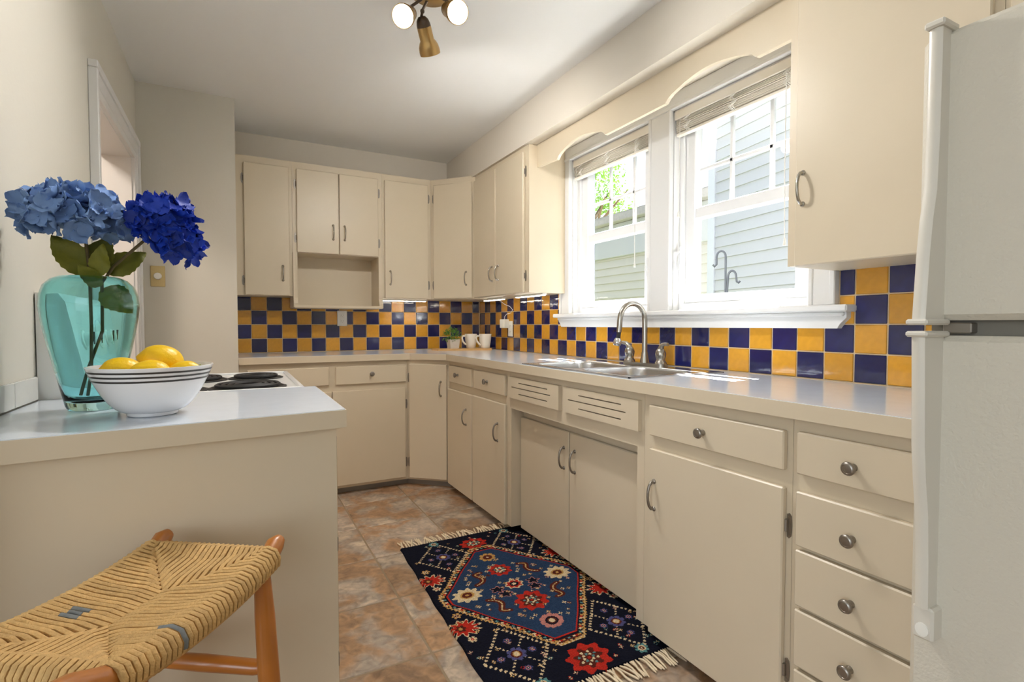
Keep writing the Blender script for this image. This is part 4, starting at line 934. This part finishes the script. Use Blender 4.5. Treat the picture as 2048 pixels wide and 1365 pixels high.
# ------------------------------------------------------------------ tray, herb pot, mugs
bd = MB().prism([(1.325, 3.800), (1.335, 3.675), (1.735, 3.590), (1.775, 3.700), (1.76, 3.72)], .910, .924); tag(bd.build('serving_board', 'board'), 'small wooden serving board in the counter corner', 'board')
pp = thing('herb_pot', 'small green herb plant in a pale square pot on the wooden board', 'plant', (1.475, 3.735, .924))
MB().prism([(1.439, 3.700), (1.511, 3.700), (1.511, 3.770), (1.439, 3.770)], .924, .930).build('pot_base', 'pot', pp)
q = MB(); vs = [(1.475 + s0 * k, 3.735 + s1 * k, z) for k, z in ((.034, .926), (.041, .993), (.036, .993), (.033, .975)) for s0, s1 in ((-1, -1), (1, -1), (1, 1), (-1, 1))]
q.add(vs, [(j * 4 + i, j * 4 + (i + 1) % 4, j * 4 + 4 + (i + 1) % 4, j * 4 + 4 + i) for j in range(3) for i in range(4)] + [(12, 13, 14, 15), (3, 2, 1, 0)]); q.build('pot', 'pot', pp)
q = MB(); rd = random.Random(9)
for k in range(340):
    d = Vector((rd.gauss(0, 1), rd.gauss(0, 1), rd.gauss(.3, .8))).normalized(); c = Vector((1.462, 3.735, 1.022)) + Vector((d.x * .070, d.y * .05, d.z * .062)) * rd.uniform(.4, 1)
    if c.z < .985: c.z = .985 + rd.uniform(0, .015)
    t_ = (d + Vector((rd.uniform(-.7, .7), rd.uniform(-.7, .7), rd.uniform(-.4, .4)))).normalized(); s = t_.cross(Vector((rd.uniform(-1, 1), rd.uniform(-1, 1), 1))).normalized(); l = rd.uniform(.012, .020)
    q.add([c, c + t_ * l * .5 + s * l * .33, c + t_ * l, c + t_ * l * .5 - s * l * .33], [(0, 1, 2, 3)])
fo = q.build('foliage', 'herb', pp, recalc=False); fo['kind'] = 'stuff'
q = MB()
for k in range(14): a_ = k * .9; q.tube([(1.475, 3.735, .975), (1.475 + .05 * math.cos(a_), 3.735 + .04 * math.sin(a_), 1.03)], .0012, 5)
q.build('stems', 'herb', pp)
def mug(x, y, label):
    r = thing('mug', label, 'mug', (x, y, .924), 'white mugs on the wooden board')
    prof = [(0, 0), (.030, 0), (.033, .003), (.037, .03), (.042, .07), (.0455, .108), (.0445, .110), (.0425, .108), (.039, .07), (.034, .03), (.03, .006), (0, .005)]
    b = MB().lathe(prof, (x, y, .924), 32); b.v = [(x + (v[0] - x) * (1 + .10 * abs(math.sin(2 * math.atan2(v[1] - y, v[0] - x))) ** 1.5), y + (v[1] - y) * (1 + .10 * abs(math.sin(2 * math.atan2(v[1] - y, v[0] - x))) ** 1.5), v[2]) for v in b.v]
    b.build('cup', 'ceramic', r, 50)
    u_ = Vector((-.92, .1, 0)).normalized(); P = lambda d, z: Vector((x, y, .924 + z)) + u_ * d
    MB().tube([P(.040, .092), P(.062, .096), P(.072, .080), P(.066, .055), P(.052, .036), P(.036, .026)], .0048, 8, 1.5).build('handle', 'ceramic', r, 60)
mug(1.702, 3.642, 'white tapered mug on the wooden board nearer the window wall'); mug(1.620, 3.728, 'white tapered mug on the wooden board next to the herb pot')
# ------------------------------------------------------------------ outside
m = MB().box(1.971, 1.99, -3, W2[0], -1, 2.6).box(1.971, 1.99, W2[1], W1[0], -1, 2.6).box(1.971, 1.99, W1[1], 4.2, -1, 2.6)
for a_, b_ in (W1, W2): m.box(1.971, 1.99, a_, b_, -1, WZ[0]).box(1.971, 1.99, a_, b_, WZ[1], 2.6)
struct(m, 'wall_exterior', 'cladding', 'grey outside cladding of the kitchen wall')  # unseen skin added outside the wall to cut light bounced at the neighbour
tag(MB().box(2.2, 40, -20, 40, -1.05, -1.0).build('lawn', 'grass'), 'green ground outside the windows', 'lawn', kind='structure')
def house(name, label, P, d, L, z0, z1, exp, mname, depth=4.0):
    d = Vector((d[0], d[1], 0)).normalized(); n = Vector((-d.y, d.x, 0)); P = Vector(P)                 # boards run along d; n faces the kitchen (-x)
    if n.x > 0: n = -n
    r = thing(name, label, 'house', (P.x, P.y, z0)); f = Face((P.x, P.y, 0), d, n)
    f.box(MB(), 0, L, -depth, 0, z0, z1, .01).build('wall_body', mname, r)
    q = MB(); t_ = [(0, .006), (0, 0), (exp, 0), (exp, .001)]
    q.prism([(.001, exp), (.004, exp), (.022, 0.0), (.001, 0.0)], 0, L, 'x'); bm_ = MB().add([tuple(d * v[0] + n * v[1] + Vector((0, 0, v[2]))) for v in q.v], q.f).mesh('siding_board', mname)
    k = 0
    while z0 + k * exp < z1 - .01: link('siding_board', bm_, r, (P.x, P.y, z0 + k * exp)); k += 1
    return r, f
r, f = house('neighbour_house', 'white clapboard neighbouring house close outside the window', (4.69, 4.03, 0), (-.17, -.98), 7.0, -1.0, 5.6, .118, 'siding')
f.box(MB(), -.11, .0, -.1, .035, -1.0, 5.6, .004).build('corner_board', 'vinyl', r)
f.box(MB(), -.10, 7.2, -4.2, .35, 5.6, 5.8, .01).build('eave', 'vinyl', r)
r, f = house('neighbour_garage', 'low tan-grey clapboard outbuilding beyond the neighbouring house', (5.25, 13.0, 0), (0, -1), 8.6, -1.0, 2.15, .120, 'siding_tan', 2.0)
f.box(MB(), -.1, 8.7, -.05, .06, 2.15, 2.66, .01).build('frieze_board', 'siding', r)
f.box(MB(), -.2, 8.8, -2.2, .18, 2.66, 2.78, .01).build('roof_edge', 'roofing', r)
MB().prism([(5.07, 2.78), (7.45, 2.78), (6.2, 3.05)], 4.3, 13.2, 'y').build('roof', 'roofing', r)
hk = thing('garden_hook', 'grey double shepherd hook standing outside the window', 'garden hook', (3.55, 2.955, -1))
hx0, hy0 = 3.55, 2.955; uo = Vector((.62, -.78, 0))
MB().tube([(hx0, hy0, -1), (hx0, hy0, 1.66)] + [tuple(Vector((hx0, hy0, 1.66)) + uo * (-.035 + .035 * math.cos(PI * i / 8)) + Vector((0, 0, .05 * math.sin(PI * i / 8)))) for i in range(1, 9)] + [tuple(Vector((hx0, hy0, 1.60)) + uo * -.07), tuple(Vector((hx0, hy0, 1.585)) + uo * -.085), tuple(Vector((hx0, hy0, 1.60)) + uo * -.098)], .0085, 8).build('pole', 'hook_metal', hk, 60)
MB().tube([tuple(Vector((hx0, hy0, 1.36)) + uo * .012), tuple(Vector((hx0, hy0, 1.50)) + uo * .02)] + [tuple(Vector((hx0, hy0, 1.50)) + uo * (.05 - .03 * math.cos(PI * i / 8)) + Vector((0, 0, .045 * math.sin(PI * i / 8)))) for i in range(1, 9)] + [tuple(Vector((hx0, hy0, 1.455)) + uo * .085), tuple(Vector((hx0, hy0, 1.445)) + uo * .098), tuple(Vector((hx0, hy0, 1.46)) + uo * .11)], .0085, 8).build('side_hook', 'hook_metal', hk, 60)
tr = thing('tree', 'leafy green tree beyond the outbuilding', 'tree', (9.5, 12.7, -1)); rd = random.Random(21)
MB().tube([(9.5, 12.7, -1), (9.45, 12.7, 1.5), (9.55, 12.75, 3.2), (9.4, 12.7, 4.6)], [.2, .16, .11, .04], 10).build('trunk', 'bark', tr, 60)
for k in range(7):
    a_ = k * 1.1; MB().tube([(9.5, 12.7, 2.4 + .3 * k), (9.5 + .5 * math.cos(a_), 12.7 + .5 * math.sin(a_), 3.0 + .3 * k), (9.5 + 1.0 * math.cos(a_), 12.7 + 1.0 * math.sin(a_), 3.3 + .35 * k)], [.06, .04, .015], 7).build('branch', 'bark', tr, 60)
q = MB()
for k in range(5200):
    cl = (k % 26); rc = random.Random(cl * 7 + 1); d0 = Vector((rc.gauss(0, 1), rc.gauss(0, 1), rc.gauss(0, 1))).normalized(); cc = Vector((9.5, 12.7, 4.9)) + Vector((d0.x * 1.15, d0.y * 1.15, d0.z * 1.5)) * rc.uniform(.5, 1)
    c = cc + Vector((rd.gauss(0, .22), rd.gauss(0, .22), rd.gauss(0, .2))); t_ = Vector((rd.gauss(0, 1), rd.gauss(0, 1), rd.gauss(0, .7))).normalized(); s = t_.cross(Vector((rd.gauss(0, 1), rd.gauss(0, 1), 1))).normalized(); l = rd.uniform(.06, .11)
    q.add([c, c + t_ * l * .5 + s * l * .35, c + t_ * l, c + t_ * l * .5 - s * l * .35], [(0, 1, 2, 3)])
fo = q.build('foliage', 'treeleaf', tr, recalc=False); fo['kind'] = 'stuff'
